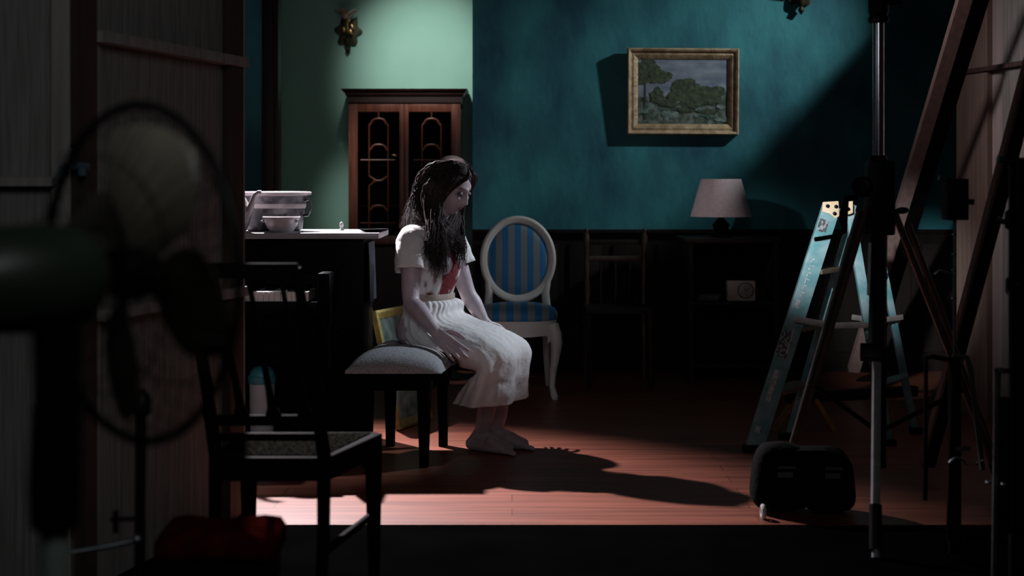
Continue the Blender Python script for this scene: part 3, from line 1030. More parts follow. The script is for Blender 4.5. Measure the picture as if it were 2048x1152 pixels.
# ------------------------------------------------------------------ white oval-backed chair
def oval_chair():
    cx = 0.030
    yf, yb = 7.56, 8.02
    t = thing('oval_back_chair', 'white armless chair with blue striped oval back and seat facing the camera', 'chair', (cx, (yf + yb) / 2, 0))
    k = yb / FP
    oc = P(1036, 518, yb)
    ro, rz = 76 * k, 86 * k
    lean = 0.16

    def q(u, v, s=0.0):      # on the back plane
        return V(oc.x + u, oc.y + v * lean - s, oc.z + v)
    # oval frame, moulded section swept round the ellipse
    n = 64
    prof = [(0.000, -0.018), (0.000, 0.012), (-0.008, 0.020), (-0.018, 0.022), (-0.026, 0.016), (-0.034, 0.018), (-0.044, 0.008), (-0.044, -0.018)]
    rs = []
    for i in range(n):
        a = 2 * math.pi * i / n
        rs.append([q((ro + o) * math.cos(a), (rz + o) * math.sin(a), s) for o, s in prof])
    rs.append(rs[0])
    MB().rings(rs, True, False).build('back_frame', M['whitewood'], t, angle=60)
    # padded oval
    rs = []
    for r, s in ((1.0, -0.012), (1.0, 0.004), (0.93, 0.014), (0.75, 0.022), (0.5, 0.027), (0.25, 0.029), (0.02, 0.030)):
        rs.append([q((ro - 0.040) * r * math.cos(2 * math.pi * i / n), (rz - 0.040) * r * math.sin(2 * math.pi * i / n), s) for i in range(n)])
    MB().rings(rs).build('back_pad', M['stripe_back'], t, angle=80)
    # seat
    zs = 0.418
    sh = []
    n2 = 48

    def outline(a, g=0.0):
        c, s = math.cos(a), math.sin(a)
        p = 0.55
        x = abs(c) ** p * (1 if c > 0 else -1)
        y = abs(s) ** p * (1 if s > 0 else -1)
        wd = 0.222 - 0.022 * (y + 1) / 2 + g
        return cx + x * wd, (yf + yb) / 2 + 0.005 + y * (0.238 + g) - 0.02 * (1 - x * x) * (1 if y < 0 else 0)
    rs = []
    for g, z in ((-0.004, zs - 0.004), (0.004, zs + 0.008), (0.005, zs + 0.028), (-0.004, zs + 0.046), (-0.03, zs + 0.060), (-0.08, zs + 0.070), (-0.15, zs + 0.075), (-0.20, zs + 0.076)):
        rs.append([V(*outline(2 * math.pi * i / n2, g), z) for i in range(n2)])
    MB().rings(rs).build('seat_pad', M['stripe_seat'], t, angle=80)
    # seat rail with a scalloped lower edge
    rs = []
    for gg, up in ((-0.006, 1), (-0.002, 1), (-0.002, 0), (-0.022, 0), (-0.022, 1)):
        ring = []
        for i in range(n2):
            a = 2 * math.pi * i / n2
            x, y = outline(a, gg)
            dx = (x - cx) / 0.22
            low = 0.340 - 0.010 * math.cos(dx * math.pi) - 0.022 * abs(dx) ** 3
            ring.append(V(x, y, zs if up else low))
        rs.append(ring)
    MB().rings(rs, True, False).build('seat_rail', M['whitewood'], t, angle=50)
    # supports from rear of the seat up to the oval
    for s in (-1, 1):
        x = cx + s * 0.150
        pts = [V(x + s * 0.022, yb + 0.02, 0.36), V(x + s * 0.014, yb - 0.005, 0.46), V(x + s * 0.008, yb - 0.035, 0.54), V(oc.x + s * ro * 0.78, oc.y - lean * rz * 0.6, oc.z - rz * 0.50)]
        MB().tube(pts, [0.026, 0.024, 0.022, 0.018], 12).build('back_support', M['whitewood'], t)
    # cabriole front legs
    for s in (-1, 1):
        x = cx + s * 0.190
        pts = [V(x, yf + 0.04, 0.395), V(x + s * 0.012, yf + 0.022, 0.345), V(x + s * 0.018, yf + 0.012, 0.30), V(x + s * 0.010, yf + 0.014, 0.22), V(x - s * 0.002, yf + 0.020, 0.14), V(x - s * 0.006, yf + 0.020, 0.07), V(x + s * 0.002, yf + 0.008, 0.03), V(x + s * 0.008, yf + 0.0, 0.012), V(x + s * 0.008, yf, 0.0)]
        MB().tube(pts, [0.030, 0.034, 0.032, 0.024, 0.018, 0.016, 0.019, 0.020, 0.014], 14).build('front_leg', M['whitewood'], t)
        xb = cx + s * 0.165
        MB().tube([V(xb, yb, 0.40), V(xb, yb + 0.01, 0.2), V(xb + s * 0.01, yb + 0.07, 0.0)], [0.024, 0.020, 0.015], 12).build('rear_leg', M['whitewood'], t)


oval_chair()


# ------------------------------------------------------------------ dark cane chair in front
def cane_chair():
    t = thing('cane_seat_chair', 'dark wooden chair with a cane seat seen from behind, in front of the piano', 'chair', (-0.60, 3.88, 0))
    nl, nr = P(432, 912, 3.70), P(648, 912, 3.70)
    fl, fr = P(492, 866, 4.05), P(756, 866, 4.05)
    for p in (nl, nr, fl, fr):
        p.z = 0.448
    # seat frame and woven cane
    MB().prism([nl + V(0.01, 0.01, -0.004), nr + V(-0.0, 0.01, -0.004), fr + V(-0.02, -0.015, -0.004), fl + V(0.012, -0.015, -0.004)], (0, 0, 0.008)).build('cane_seat', M['cane'], t, smooth=False)
    sf = MB()
    for a, b in ((nl, nr), (nr, fr), (fr, fl), (fl, nl)):
        sf.beam(a + V(0, 0, -0.03), b + V(0, 0, -0.03), 0.028, 0.062)
    sf.build('seat_frame', M['black_wood'], t, bevel=0.004)
    LEAN = -0.062
    for p in (nl, nr):
        g = V(p.x - 0.006, p.y - 0.05, 0.0)
        top = V(p.x + LEAN, p.y - 0.07, 0.945)
        MB().tube([g, V(p.x, p.y - 0.01, 0.25), V(p.x, p.y, 0.45), V(p.x + LEAN * 0.38, p.y - 0.015, 0.65), top], [0.014, 0.017, 0.019, 0.016, 0.013], 10).build('back_post', M['black_wood'], t)
    for p in (fl, fr):
        MB().tube([p + V(0.010 if p is fl else -0.012, -0.01, -0.03), V(p.x + (0.008 if p is fl else -0.012), p.y, 0.20), V(p.x + 0.012 * (1 if p is fl else -1), p.y + 0.012, -0.003)], [0.026, 0.021, 0.015], 10).build('front_leg', M['black_wood'], t)
    z1, z2 = 0.545, 0.502
    for z, h in ((z1, 0.028), (z2, 0.020)):
        MB().beam(V(nl.x - 0.004, nl.y - 0.006, z), V(nr.x + 0.002, nr.y - 0.006, z), 0.016, h).build('back_rail', M['black_wood'], t, bevel=0.003)
    MB().beam(V(nl.x + LEAN - 0.006, nl.y - 0.068, 0.938), V(nr.x + LEAN + 0.006, nr.y - 0.068, 0.938), 0.018, 0.040).build('crest_rail', M['black_wood'], t, bevel=0.008)
    # three slats with flared feet
    for px in (484, 548, 612):
        x = P(px, 0, 3.69).x
        pr = [(0.552, 0.024), (0.562, 0.020), (0.580, 0.0125), (0.62, 0.009), (0.70, 0.0075), (0.80, 0.0065), (0.93, 0.006)]
        cx_ = lambda z: x + LEAN * (z - 0.55) / 0.40
        L_ = [V(cx_(z) - w, nl.y - 0.01 - (z - 0.55) * 0.15, z) for z, w in pr]
        R_ = [V(cx_(z) + w, nl.y - 0.01 - (z - 0.55) * 0.15, z) for z, w in pr[::-1]]
        MB().prism(L_ + R_, (0, 0.010, 0)).build('slat', M['black_wood'], t, smooth=False)
    MB().beam(V(nl.x, nl.y, 0.20), V(fl.x, fl.y, 0.22), 0.014, 0.02).build('stretcher', M['black_wood'], t, bevel=0.003)
    MB().beam(V(nr.x, nr.y, 0.20), V(fr.x - 0.01, fr.y, 0.22), 0.014, 0.02).build('stretcher', M['black_wood'], t, bevel=0.003)


cane_chair()


# ------------------------------------------------------------------ things in the dark by the teal wall
def bookcase():
    x0, x1 = P(1370, 0, 8.3).x, P(1545, 0, 8.3).x
    y0, y1 = 8.12, 8.60
    t = thing('side_shelf', 'dark open side shelf carrying the table lamp below the painting', 'shelf', ((x0 + x1) / 2, 8.35, 0))
    zt = 0.835
    MB().box((x0 - 0.02, y0 - 0.01, zt - 0.025), (x1 + 0.02, y1, zt)).build('top', M['dark_wood'], t, bevel=0.004)
    for x in (x0, x1 - 0.025):
        MB().box((x, y0, 0), (x + 0.025, y1, zt - 0.025)).build('side_panel', M['dark_wood'], t, smooth=False)
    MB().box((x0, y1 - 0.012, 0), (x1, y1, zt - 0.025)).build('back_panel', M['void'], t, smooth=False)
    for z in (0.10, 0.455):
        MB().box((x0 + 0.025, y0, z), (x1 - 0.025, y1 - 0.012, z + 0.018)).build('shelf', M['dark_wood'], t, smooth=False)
    return x0, x1, y0, zt


bx0, bx1, by0, bzt = bookcase()


def table_lamp():
    c = V(P(1442, 0, 8.32).x, 8.32, bzt)
    t = thing('table_lamp', 'table lamp with a dusty pink tapered shade in front of the teal wall', 'lamp', c)
    k = 8.32 / FP
    zb, zt = CAMH - (433 - HZ) * k, CAMH - (358 - HZ) * k
    MB().lathe([(61 * k, zb - bzt), (40 * k, zt - bzt), (39.2 * k, zt - bzt), (60.2 * k, zb - bzt)], c, n=40, cap=False).build('shade', M['shade'], t)
    MB().lathe([(0.06, 0), (0.062, 0.012), (0.03, 0.022), (0.045, 0.05), (0.05, 0.075), (0.022, 0.105), (0.010, 0.13), (0.008, zb - bzt + 0.08)], c, n=24).build('base', M['black_wood'], t)
    sp = MB()
    for kx in range(3):
        a = 2 * math.pi * kx / 3
        sp.tube([c + V(0, 0, zt - bzt - 0.02), c + V(math.cos(a) * 39 * k, math.sin(a) * 39 * k, zt - bzt - 0.006)], 0.002, 6)
    sp.build('shade_spider', M['black_metal'], t)


table_lamp()


def clock():
    d = by0 + 0.05
    k = d / FP
    c = V(P(1483, 0, d).x, d + 0.03, 0.4742)
    t = thing('radio_clock', 'small cream clock with a round dial on the shelf below the lamp', 'clock', c)
    hw, hh = 28 * k, 40 * k
    MB().box((c.x - hw, c.y - 0.03, c.z), (c.x + hw, c.y + 0.04, c.z + hh)).build('case', M['clock'], t, bevel=0.006)
    f = V(c.x + 8 * k, c.y - 0.031, c.z + hh * 0.52)
    MB().lathe([(15 * k, 0), (15 * k, 0.004), (14 * k, 0.006)], f, axis=(0, -1, 0), n=32).build('dial', M['clock_face'], t)
    rg = MB()
    rg.loop([f + V(math.cos(a) * 15.5 * k, -0.005, math.sin(a) * 15.5 * k) for a in [2 * math.pi * i / 36 for i in range(36)]], 0.0022, 6)
    rg.build('bezel', M['black_metal'], t)
    MB().beam(f + V(0, -0.007, 0), f + V(0.020, -0.007, 0.014), 0.003, 0.003).beam(f + V(0, -0.007, 0), f + V(-0.01, -0.007, 0.018), 0.003, 0.003).build('hands', M['black_metal'], t)
    MB().ball(c + V(-6 * k, -0.033, hh * 0.68), 0.006, 10, 8).build('knob', M['chrome'], t)


clock()
pp = MB()
for k in range(4):
    pp.obox(V(P(1415, 0, 8.25).x + 0.003 * k, 8.28 + 0.004 * k, 0.473 + 0.004 + 0.008 * k), (0.060, 0.01 * (k % 2), 0), (-0.01 * (k % 2), 0.05, 0), (0, 0, 0.0038))
tag(pp.build('paper_stack', M['print_grey'], smooth=False, loc=(P(1415, 0, 8.25).x, 8.28, 0.473)), 'flat stack of dim papers beside the cream clock on the shelf', 'papers')


def spindle_chair():
    d = 8.33
    xl_, xr_ = P(1172, 0, d).x, P(1289, 0, d).x
    t = thing('spindle_chair', 'dark wooden chair with turned posts against the panelling, right of the striped chair', 'chair', ((xl_ + xr_) / 2, d - 0.18, 0))
    for x, s in ((xl_, 1), (xr_, -1)):
        pr = [(0.016, 0), (0.019, 0.2), (0.021, 0.43), (0.013, 0.46), (0.019, 0.52), (0.014, 0.60), (0.019, 0.68), (0.013, 0.72), (0.018, 0.78), (0.019, 0.84), (0.010, 0.862), (0.014, 0.876), (0.004, 0.888)]
        MB().tube([V(x - s * 0.022 * (1 - min(h, 0.9)) * -1 * (0.4 if h > 0.4 else 0), d, h) for r, h in pr], [r for r, h in pr], 12).build('back_post', M['spindle'], t)
        MB().tube([V(x, d - 0.36, 0), V(x, d - 0.36, 0.42)], [0.014, 0.020], 12).build('front_leg', M['dark_wood'], t)
    MB().box((xl_ + 0.006, d - 0.008, 0.695), (xr_ - 0.006, d + 0.008, 0.725)).build('back_rail', M['spindle'], t, bevel=0.003)
    MB().box((xl_ + 0.006, d - 0.008, 0.79), (xr_ - 0.006, d + 0.008, 0.82)).build('back_rail', M['dark_wood'], t, bevel=0.003)
    for i in range(3):
        x = xl_ + (xr_ - xl_) * (i + 1) / 4
        MB().tube([V(x, d, 0.44), V(x, d, 0.70)], 0.007, 8).build('spindle', M['dark_wood'], t)
    MB().box((xl_ - 0.02, d - 0.39, 0.42), (xr_ + 0.02, d - 0.022, 0.445)).build('seat', M['dark_wood'], t, bevel=0.006)


M['spindle'] = mat('lit_spindle_wood', (0.07, 0.040, 0.024), 0.35, col2=(0.04, 0.02, 0.012), scale=20)  # lighter copy of the dark wood, for the chair's lit posts and rail
spindle_chair()


# ------------------------------------------------------------------ stepladder
def ladder():
    zt = CAMH - (408 - HZ) * 6.15 / FP
    A0, A1 = P(1664, 412, 6.15), P(1507, 905, 6.11)
    B0, B1 = P(1699, 412, 6.17), P(1778, 890, 6.25)
    A1.z = B1.z = 0.0
    ow0, ow1 = V(0.150, 0.22, 0), V(0.205, 0.30, 0)
    t = thing('step_ladder', 'teal fibreglass stepladder standing open right of the lit floor', 'ladder', (A1 + B1) / 2)
    rails = []

    def rail(p0, p1, w, name='rail'):
        d = (p1 - p0).normalized()
        s = V(d.z, 0, -d.x).normalized()
        u = d.cross(s)
        mb = MB()
        c = (p0 + p1) / 2
        L = (p1 - p0) / 2
        mb.obox(c, L, s * w / 2, u * 0.003)
        for q in (-1, 1):
            mb.obox(c + s * q * (w / 2 - 0.003) + V(0, 0.014, 0), L, s * 0.003, u * 0.014)
        return mb.build(name, M['ladder'], t, bevel=0.0015), d, s
    rA, dA, sA = rail(A0, A1 + (A0 - A1).normalized() * 0.02, 0.076)
    rail(B0, B1 + (B0 - B1).normalized() * 0.02, 0.042)
    fA0, fA1, fB0, fB1 = A0 + ow0, A1 + ow1, B0 + ow0, B1 + ow1
    rail(fA0, fA1, 0.020)
    rail(fB0, fB1, 0.030)
    for p, s in ((A1, 0.046), (B1, 0.03), (fA1, 0.04), (fB1, 0.03)):
        MB().box((p.x - s, p.y - 0.018, 0.0), (p.x + s, p.y + 0.02, 0.03)).build('foot', M['black_metal'], t, bevel=0.005)
    # top cap and pivot plates
    c0, c1 = A0 + V(-0.02, -0.005, 0.0), B0 + V(0.02, 0, 0)
    MB().prism([P(1646, 404, 6.14), P(1677, 402, 6.14), P(1679, 432, 6.14), P(1671, 437, 6.14), P(1660, 428, 6.14), P(1644, 423, 6.14)], (0.0, 0.012, 0)).build('pivot_plate', M['ladder_cap'], t, bevel=0.002)
    MB().prism([P(1689, 404, 6.14), P(1706, 402, 6.14), P(1706, 426, 6.14), P(1695, 430, 6.14), P(1688, 420, 6.14)], (0.0, 0.012, 0)).build('pivot_plate', M['ladder_cap'], t, bevel=0.002)
    for px, py in ((1655, 412), (1672, 413), (1669, 427), (1696, 418)):
        MB().lathe([(0.008, 0), (0.008, 0.006), (0.004, 0.009)], P(px, py, 6.14), axis=(0, -1, 0), n=12).build('rivet', M['black_metal'], t)
    for a, b, w in ((0.27, 0.27, 0.07), (0.505, 0.505, 0.08), (0.76, 0.76, 0.085)):
        p, q = A0.lerp(A1, a), fA0.lerp(fA1, b)
        MB().beam(p + V(0.02, 0.02, 0), q, w, 0.022, up=(0, 0, 1)).build('tread', M['alu_tread'], t, bevel=0.003)
    for a in (0.30, 0.74):
        MB().beam(B0.lerp(B1, a) + V(0, 0.02, 0), fB0.lerp(fB1, a), 0.03, 0.02).build('rear_brace', M['ladder'], t, bevel=0.002)
    # spreader bars
    MB().beam(P(1590, 638, 6.10), P(1664, 651, 6.13), 0.008, 0.026, up=(0, 0, 1)).beam(P(1660, 651, 6.12), P(1736, 650, 6.17), 0.008, 0.026).build('spreader_bar', M['alu'], t, bevel=0.002)
    MB().beam(P(1704, 634, 6.36), P(1752, 642, 6.40), 0.008, 0.024).beam(P(1750, 642, 6.40), P(1806, 634, 6.45), 0.008, 0.024).build('spreader_bar', M['alu'], t, bevel=0.002)

    def stick(px, py, w, h, m, dx=0.0):
        """thin label lying along the near rail"""
        c = P(px, py, 6.095)
        ax = dA
        MB().obox(V(c.x, rA_y(c.z), c.z), ax * h / 2, sA * w / 2, V(0, -0.0012, 0)).build('label_sticker', M[m], t, smooth=False)

    def rA_y(z):
        u = (A0.z - z) / (A0.z - A1.z)
        return A0.y + (A1.y - A0.y) * u - 0.005
    stick(1650, 452, 0.040, 0.055, 'sticker_dark')
    stick(1598, 609, 0.018, 0.036, 'sticker')
    stick(1571, 690, 0.050, 0.12, 'sticker_dark')
    stick(1583, 684, 0.008, 0.11, 'sticker')
    stick(1547, 772, 0.020, 0.14, 'sticker')
    stick(1516, 860, 0.022, 0.03, 'sticker')
    # short scrawl strokes running up the rail
    for k, py in enumerate((520, 533, 547, 560, 573, 587)):
        px = 1664 - (py - 412) * 157 / 493
        stick(px + 2, py, 0.020 if k % 2 else 0.012, 0.004, 'sticker')
        stick(px - 3, py + 5, 0.004, 0.016, 'sticker')
    u = 1.0


M['alu_tread'] = mat('worn_tread', (0.16, 0.12, 0.07), 0.6, scale=40)
ladder()


# ------------------------------------------------------------------ stands on the right
def combo_stand():
    c = V(P(1757, 0, 4.9).x, 4.9, 0)
    t = thing('tripod_stand', 'tall black tripod stand with a chrome pole in front of the stepladder', 'light stand', c)
    z = lambda py, d=4.9: CAMH - (py - HZ) * d / FP
    k = 4.9 / FP
    MB().tube([c + V(0, 0, z(335)), c + V(0, 0, z(30))], 0.0195, 20).build('chrome_pole', M['chrome'], t)
    MB().lathe([(0.030, z(46)), (0.036, z(43)), (0.036, z(37)), (0.030, z(32)), (0.036, z(22)), (0.036, z(-60)), (0.02, z(-64))], c, n=20).build('upper_collar', M['black_metal'], t)
    MB().tube([c + V(0.02, 0, z(8)), c + V(0.075, -0.01, z(3))], [0.008, 0.010], 10).build('collar_knob', M['black_metal'], t)
    MB().tube([c + V(0, 0, z(-55)), c + V(0, 0, 2.62)], 0.016, 16).build('upper_pole', M['chrome'], t)
    MB().box((c.x - 0.040, c.y - 0.04, z(470)), (c.x + 0.050, c.y + 0.04, z(322))).build('casting', M['black_metal'], t, bevel=0.010)
    MB().lathe([(0.028, z(325)), (0.032, z(318)), (0.026, z(311))], c, n=18).build('lower_collar', M['black_metal'], t)
    MB().lathe([(0.030, 0.0), (0.037, 0.006), (0.037, 0.03), (0.030, 0.036), (0.018, 0.037), (0.016, 0.05)], c + V(-0.055, -0.01, z(374)), axis=(-0.4, -1, 0), n=20).build('winch_drum', M['black_metal'], t)
    MB().tube([P(1712, 395, 4.85), P(1692, 397, 4.83), P(1686, 440, 4.82), P(1688, 462, 4.82), P(1672, 472, 4.80), P(1630, 479, 4.78)], [0.010, 0.012, 0.016, 0.011, 0.008, 0.008], 8).build('crank_handle', M['black_metal'], t)
    MB().ell(c + V(0.075, -0.02, z(421)), (0.026, 0, 0), (0, 0.012, 0), (0.004, 0, 0.012), 12, 8).build('knob', M['black_metal'], t)
    # centre tube
    MB().tube([c + V(0, 0, z(470)), c + V(0, 0, 0.18)], [0.030, 0.026], 16).build('centre_tube', M['black_metal'], t)
    # legs: outer tube with an inner brown tube beside it
    feet = [V(0.985, 5.20, 0.03), V(1.80, 5.20, 0.03)]
    tops = [P(1738, 402, 4.9), P(1790, 428, 4.92)]
    for f, p in zip(feet, tops):
        d = (f - p)
        lg = MB().tube([p, p + d * 0.90], [0.013, 0.013], 12).build('leg', M['brown_tube'], t)
        off = V(-0.026, -0.01, 0.0) if f.x < c.x else V(0.03, -0.01, 0)
        MB().tube([p + d * 0.03 + off, p + d * 0.86 + off * 0.6], [0.011, 0.010], 12).build('leg_strut', M['dull_chrome'] if f.x < c.x else M['brown_tube'], lg)
        MB().capsule(p + d * 0.90, f, 0.017, 0.020).build('foot', M['black_metal'], lg)
        MB().tube([c + V(0, 0, 0.30), p + d * 0.62], 0.009, 8).build('brace', M['black_metal'], t)
    f = P(1752, 1118, 4.40)
    f.z = 0.0
    q0 = P(1757, 470, 4.86)
    qm = P(1753.5, 697, 4.70)
    qe = P(1751, 1010, 4.47)
    lg = MB().tube([q0, qm], 0.028, 14).build('leg', M['black_metal'], t)
    MB().beam(P(1742, 690, 4.68), P(1742, 720, 4.66), 0.07, 0.05).build('leg_clamp', M['black_metal'], lg, bevel=0.006)
    MB().beam(qm, qe, 0.026, 0.024, up=(0, 1, 0.2)).build('inner_leg', M['grey_tube'], lg, bevel=0.004)
    MB().tube([qe, P(1751, 1100, 4.41)], 0.020, 12).build('foot', M['black_metal'], lg)
    MB().tube([P(1751, 1095, 4.41), f], [0.012, 0.014], 12).build('foot_tip', M['grey_tube'], lg)
    MB().beam(P(1740, 486, 4.80), P(1737, 590, 4.76), 0.010, 0.012).build('scale_strip', M['grey_tube'], t)


combo_stand()


def sandbag():
    c = V(0.985, 5.16, 0.0)
    t = thing('sandbag', 'black canvas sandbag slumped over the left foot of the tripod stand', 'sandbag', c)
    for k, (px, d, rx, hz) in enumerate(((1562, 5.02, 0.098, 0.125), (1655, 5.00, 0.085, 0.115))):
        q = P(px, 0, d)
        mb = MB()
        rs = []
        n = 28
        for i in range(15):
            v = -1 + 2 * i / 14
            w = (1 - abs(v) ** 5) ** 0.5
            ring = []
            for j in range(n):
                a = 2 * math.pi * j / n
                c_, s_ = math.cos(a), math.sin(a)
                x = abs(c_) ** 0.6 * (1 if c_ > 0 else -1)
                y = abs(s_) ** 0.6 * (1 if s_ > 0 else -1)
                sl = 1.06 - 0.14 * v - 0.05 * v * v
                p = V(q.x + x * rx * (0.2 + 0.8 * w) * sl, q.y + y * 0.070 * (0.2 + 0.8 * w) * sl, hz + v * hz * 0.98)
                ring.append(p + V(0, 0, 0.012 * noise.noise(p * 14) * (1 if v > -0.5 else 0)))
            rs.append(ring)
        s = mb.rings(rs).build('pouch', M['canvas_black'], t)
        MB().obox(V(q.x + 0.005, q.y - 0.080, 0.17), (0.030, 0, 0), (0, 0.004, 0.0), (0, 0, 0.004)).build('printed_line', M['print_grey'], s, smooth=False)
        MB().obox(V(q.x, q.y - 0.081, 0.145), (0.026, 0, 0), (0, 0.004, 0.0), (0, 0, 0.009)).build('printed_line', M['print_grey'], s, smooth=False)
    MB().beam(P(1560, 905, 5.02), P(1655, 905, 5.0), 0.10, 0.035).build('saddle_strap', M['canvas_black'], t, bevel=0.01)


sandbag()
tr = MB()
tc_ = V(P(1526, 0, 4.90).x, 4.90, 0.026)
tr.loop([tc_ + V(0, math.cos(a) * 0.018, math.sin(a) * 0.018) for a in [2 * math.pi * i / 24 for i in range(24)]], 0.0085, 8)
tag(tr.build('tape_roll', M['paper'], loc=tc_), 'small white tape roll on the floor at the corner of the sandbag', 'tape')


def c_stand(label, px, d, ztop, px_side, tall=True):
    c = V(P(px, 0, d).x, d, 0)
    t = thing('folding_light_stand', label, 'light stand', c)
    z = lambda py: CAMH - (py - HZ) * d / FP
    MB().tube([c + V(0, 0, 0.02), c + V(0, 0, z(712))], [0.020, 0.020], 14).build('column', M['black_metal'], t)
    MB().tube([c + V(0, 0, z(712)), c + V(0, 0, z(430))], [0.0045, 0.0045], 10).build('riser', M['dull_chrome'], t)
    for py in (444, 468, 508, 540, 596):
        MB().lathe([(0.004, -0.004), (0.0085, -0.002), (0.0085, 0.002), (0.004, 0.004)], c + V(0, 0, z(py)), n=14).build('riser_ring', M['chrome'], t)
    MB().box((c.x - 0.033, d - 0.03, z(440)), (c.x + 0.036, d + 0.03, z(357))).build('grip_head', M['black_metal'], t, bevel=0.006)
    MB().tube([c + V(0.03, -0.01, z(403)), c + V(0.055, -0.02, z(404))], [0.008, 0.010], 10).build('knob', M['black_metal'], t)
    MB().tube([c + V(-0.02, -0.02, z(362)), c + V(-0.055, -0.02, z(356))], [0.006, 0.009], 10).build('knob', M['dull_chrome'], t)
    MB().tube([c + V(-0.01, -0.02, z(548)), c + V(-0.055, -0.02, z(540)), c + V(-0.068, -0.02, z(548))], [0.004, 0.005, 0.004], 8).build('wing_lever', M['dull_chrome'], t)
    for pts in (((1905, 712), (1934, 714), (1941, 735), (1965, 940)), ((1898, 720), (1866, 713), (1852, 716), (1850, 1000)), ((1902, 725), (1908, 760), (1897, 1080))):
        MB().tube([P(a, b, d - 0.02) for a, b in pts], 0.0078, 10).build('leg', M['dull_chrome'] if pts[0][0] == 1905 else M['black_metal'], t)
    for px2, py2 in ((1953, 926), (1964, 922)):
        MB().ball(P(px2, py2, d - 0.05), 0.006, 10, 8).build('leg_rivet', M['chrome'], t)
    cr = P(1915, 935, d - 0.05)
    MB().tube([cr + V(0.028 * math.cos(a), 0, 0.030 * math.sin(a)) for a in [math.pi * (0.10 + 0.75 * i / 10) for i in range(11)]], 0.004, 8).build('ring_pull', M['dull_chrome'], t)
    MB().box((P(1905, 0, d).x, d - 0.04, z(897)), (P(1934, 0, d).x, d - 0.03, z(889))).build('printed_label', M['print_grey'], t, smooth=False)


c_stand('folded light stand with thin ringed riser, between the tripod and the plywood flat', 1909, 4.38, 1.2, 1)


def thick_stand():
    d = 4.0
    c = V(P(2036, 0, d).x, d, 0)
    t = thing('boom_stand', 'thick black stand with small side knobs at the right picture edge', 'light stand', c)
    z = lambda py: CAMH - (py - HZ) * d / FP
    MB().tube([c + V(0, 0, -0.012), c + V(0, 0, z(315))], [0.026, 0.026], 16).build('column', M['black_metal'], t)
    MB().lathe([(0.028, z(460)), (0.036, z(455)), (0.036, z(425)), (0.028, z(420))], c, n=18).build('collar', M['black_metal'], t)
    MB().lathe([(0.028, z(590)), (0.034, z(585)), (0.034, z(560)), (0.028, z(555))], c, n=18).build('collar', M['black_metal'], t)
    MB().tube([c + V(-0.02, -0.01, z(322)), c + V(-0.062, -0.015, z(319))], [0.006, 0.011], 10).build('knob', M['dull_chrome'], t)
    MB().tube([c + V(-0.02, -0.01, z(446)), c + V(-0.05, -0.02, z(443)), c + V(-0.064, -0.02, z(436))], [0.006, 0.008, 0.007], 10).build('wing_lever', M['dull_chrome'], t)
    x = P(1990, 0, d).x
    MB().tube([V(x, d - 0.02, z(740)), V(P(1982, 0, d).x, d - 0.03, -0.012)], 0.010, 10).build('leg', M['dull_chrome'], t)
    MB().lathe([(0.012, z(744)), (0.020, z(741)), (0.020, z(736)), (0.012, z(733))], V(x + 0.02, d - 0.02, 0), n=16, sx=1.6).build('leg_collar', M['dull_chrome'], t)
    x2 = P(2003, 0, d).x
    MB().tube([V(x2, d - 0.03, z(790)), V(x2, d - 0.03, z(1060))], 0.016, 10).build('inner_tube', M['black_metal'], t)
    for px2, py2 in ((2009, 969), (1977, 965)):
        MB().ell(P(px2, py2, d - 0.06), (0.010, 0, 0), (0, 0.006, 0), (0, 0, 0.006), 10, 8).build('leg_rivet', M['chrome'], t)


thick_stand()
# folded orange-legged sawhorse glimpsed between the ladder legs
sh = thing('saw_horse', 'low orange wooden trestle glimpsed between the stepladder legs', 'trestle', V(P(1665, 0, 6.6).x, 6.75, 0))
for px0, px1, dd in ((1590, 1545, 6.62), (1632, 1668, 6.62), (1792, 1778, 6.95), (1814, 1842, 6.95)):
    a, b = P(px0, 800, dd), P(px1, 880, dd)
    b.z = 0.0
    MB().beam(a, b, 0.020, 0.045, up=(0, 1, 0)).build('leg', M['orange'], sh, smooth=False)
MB().beam(P(1575, 796, 6.62), P(1830, 782, 6.95), 0.05, 0.05).build('top_beam', M['dark_wood'], sh, bevel=0.004)


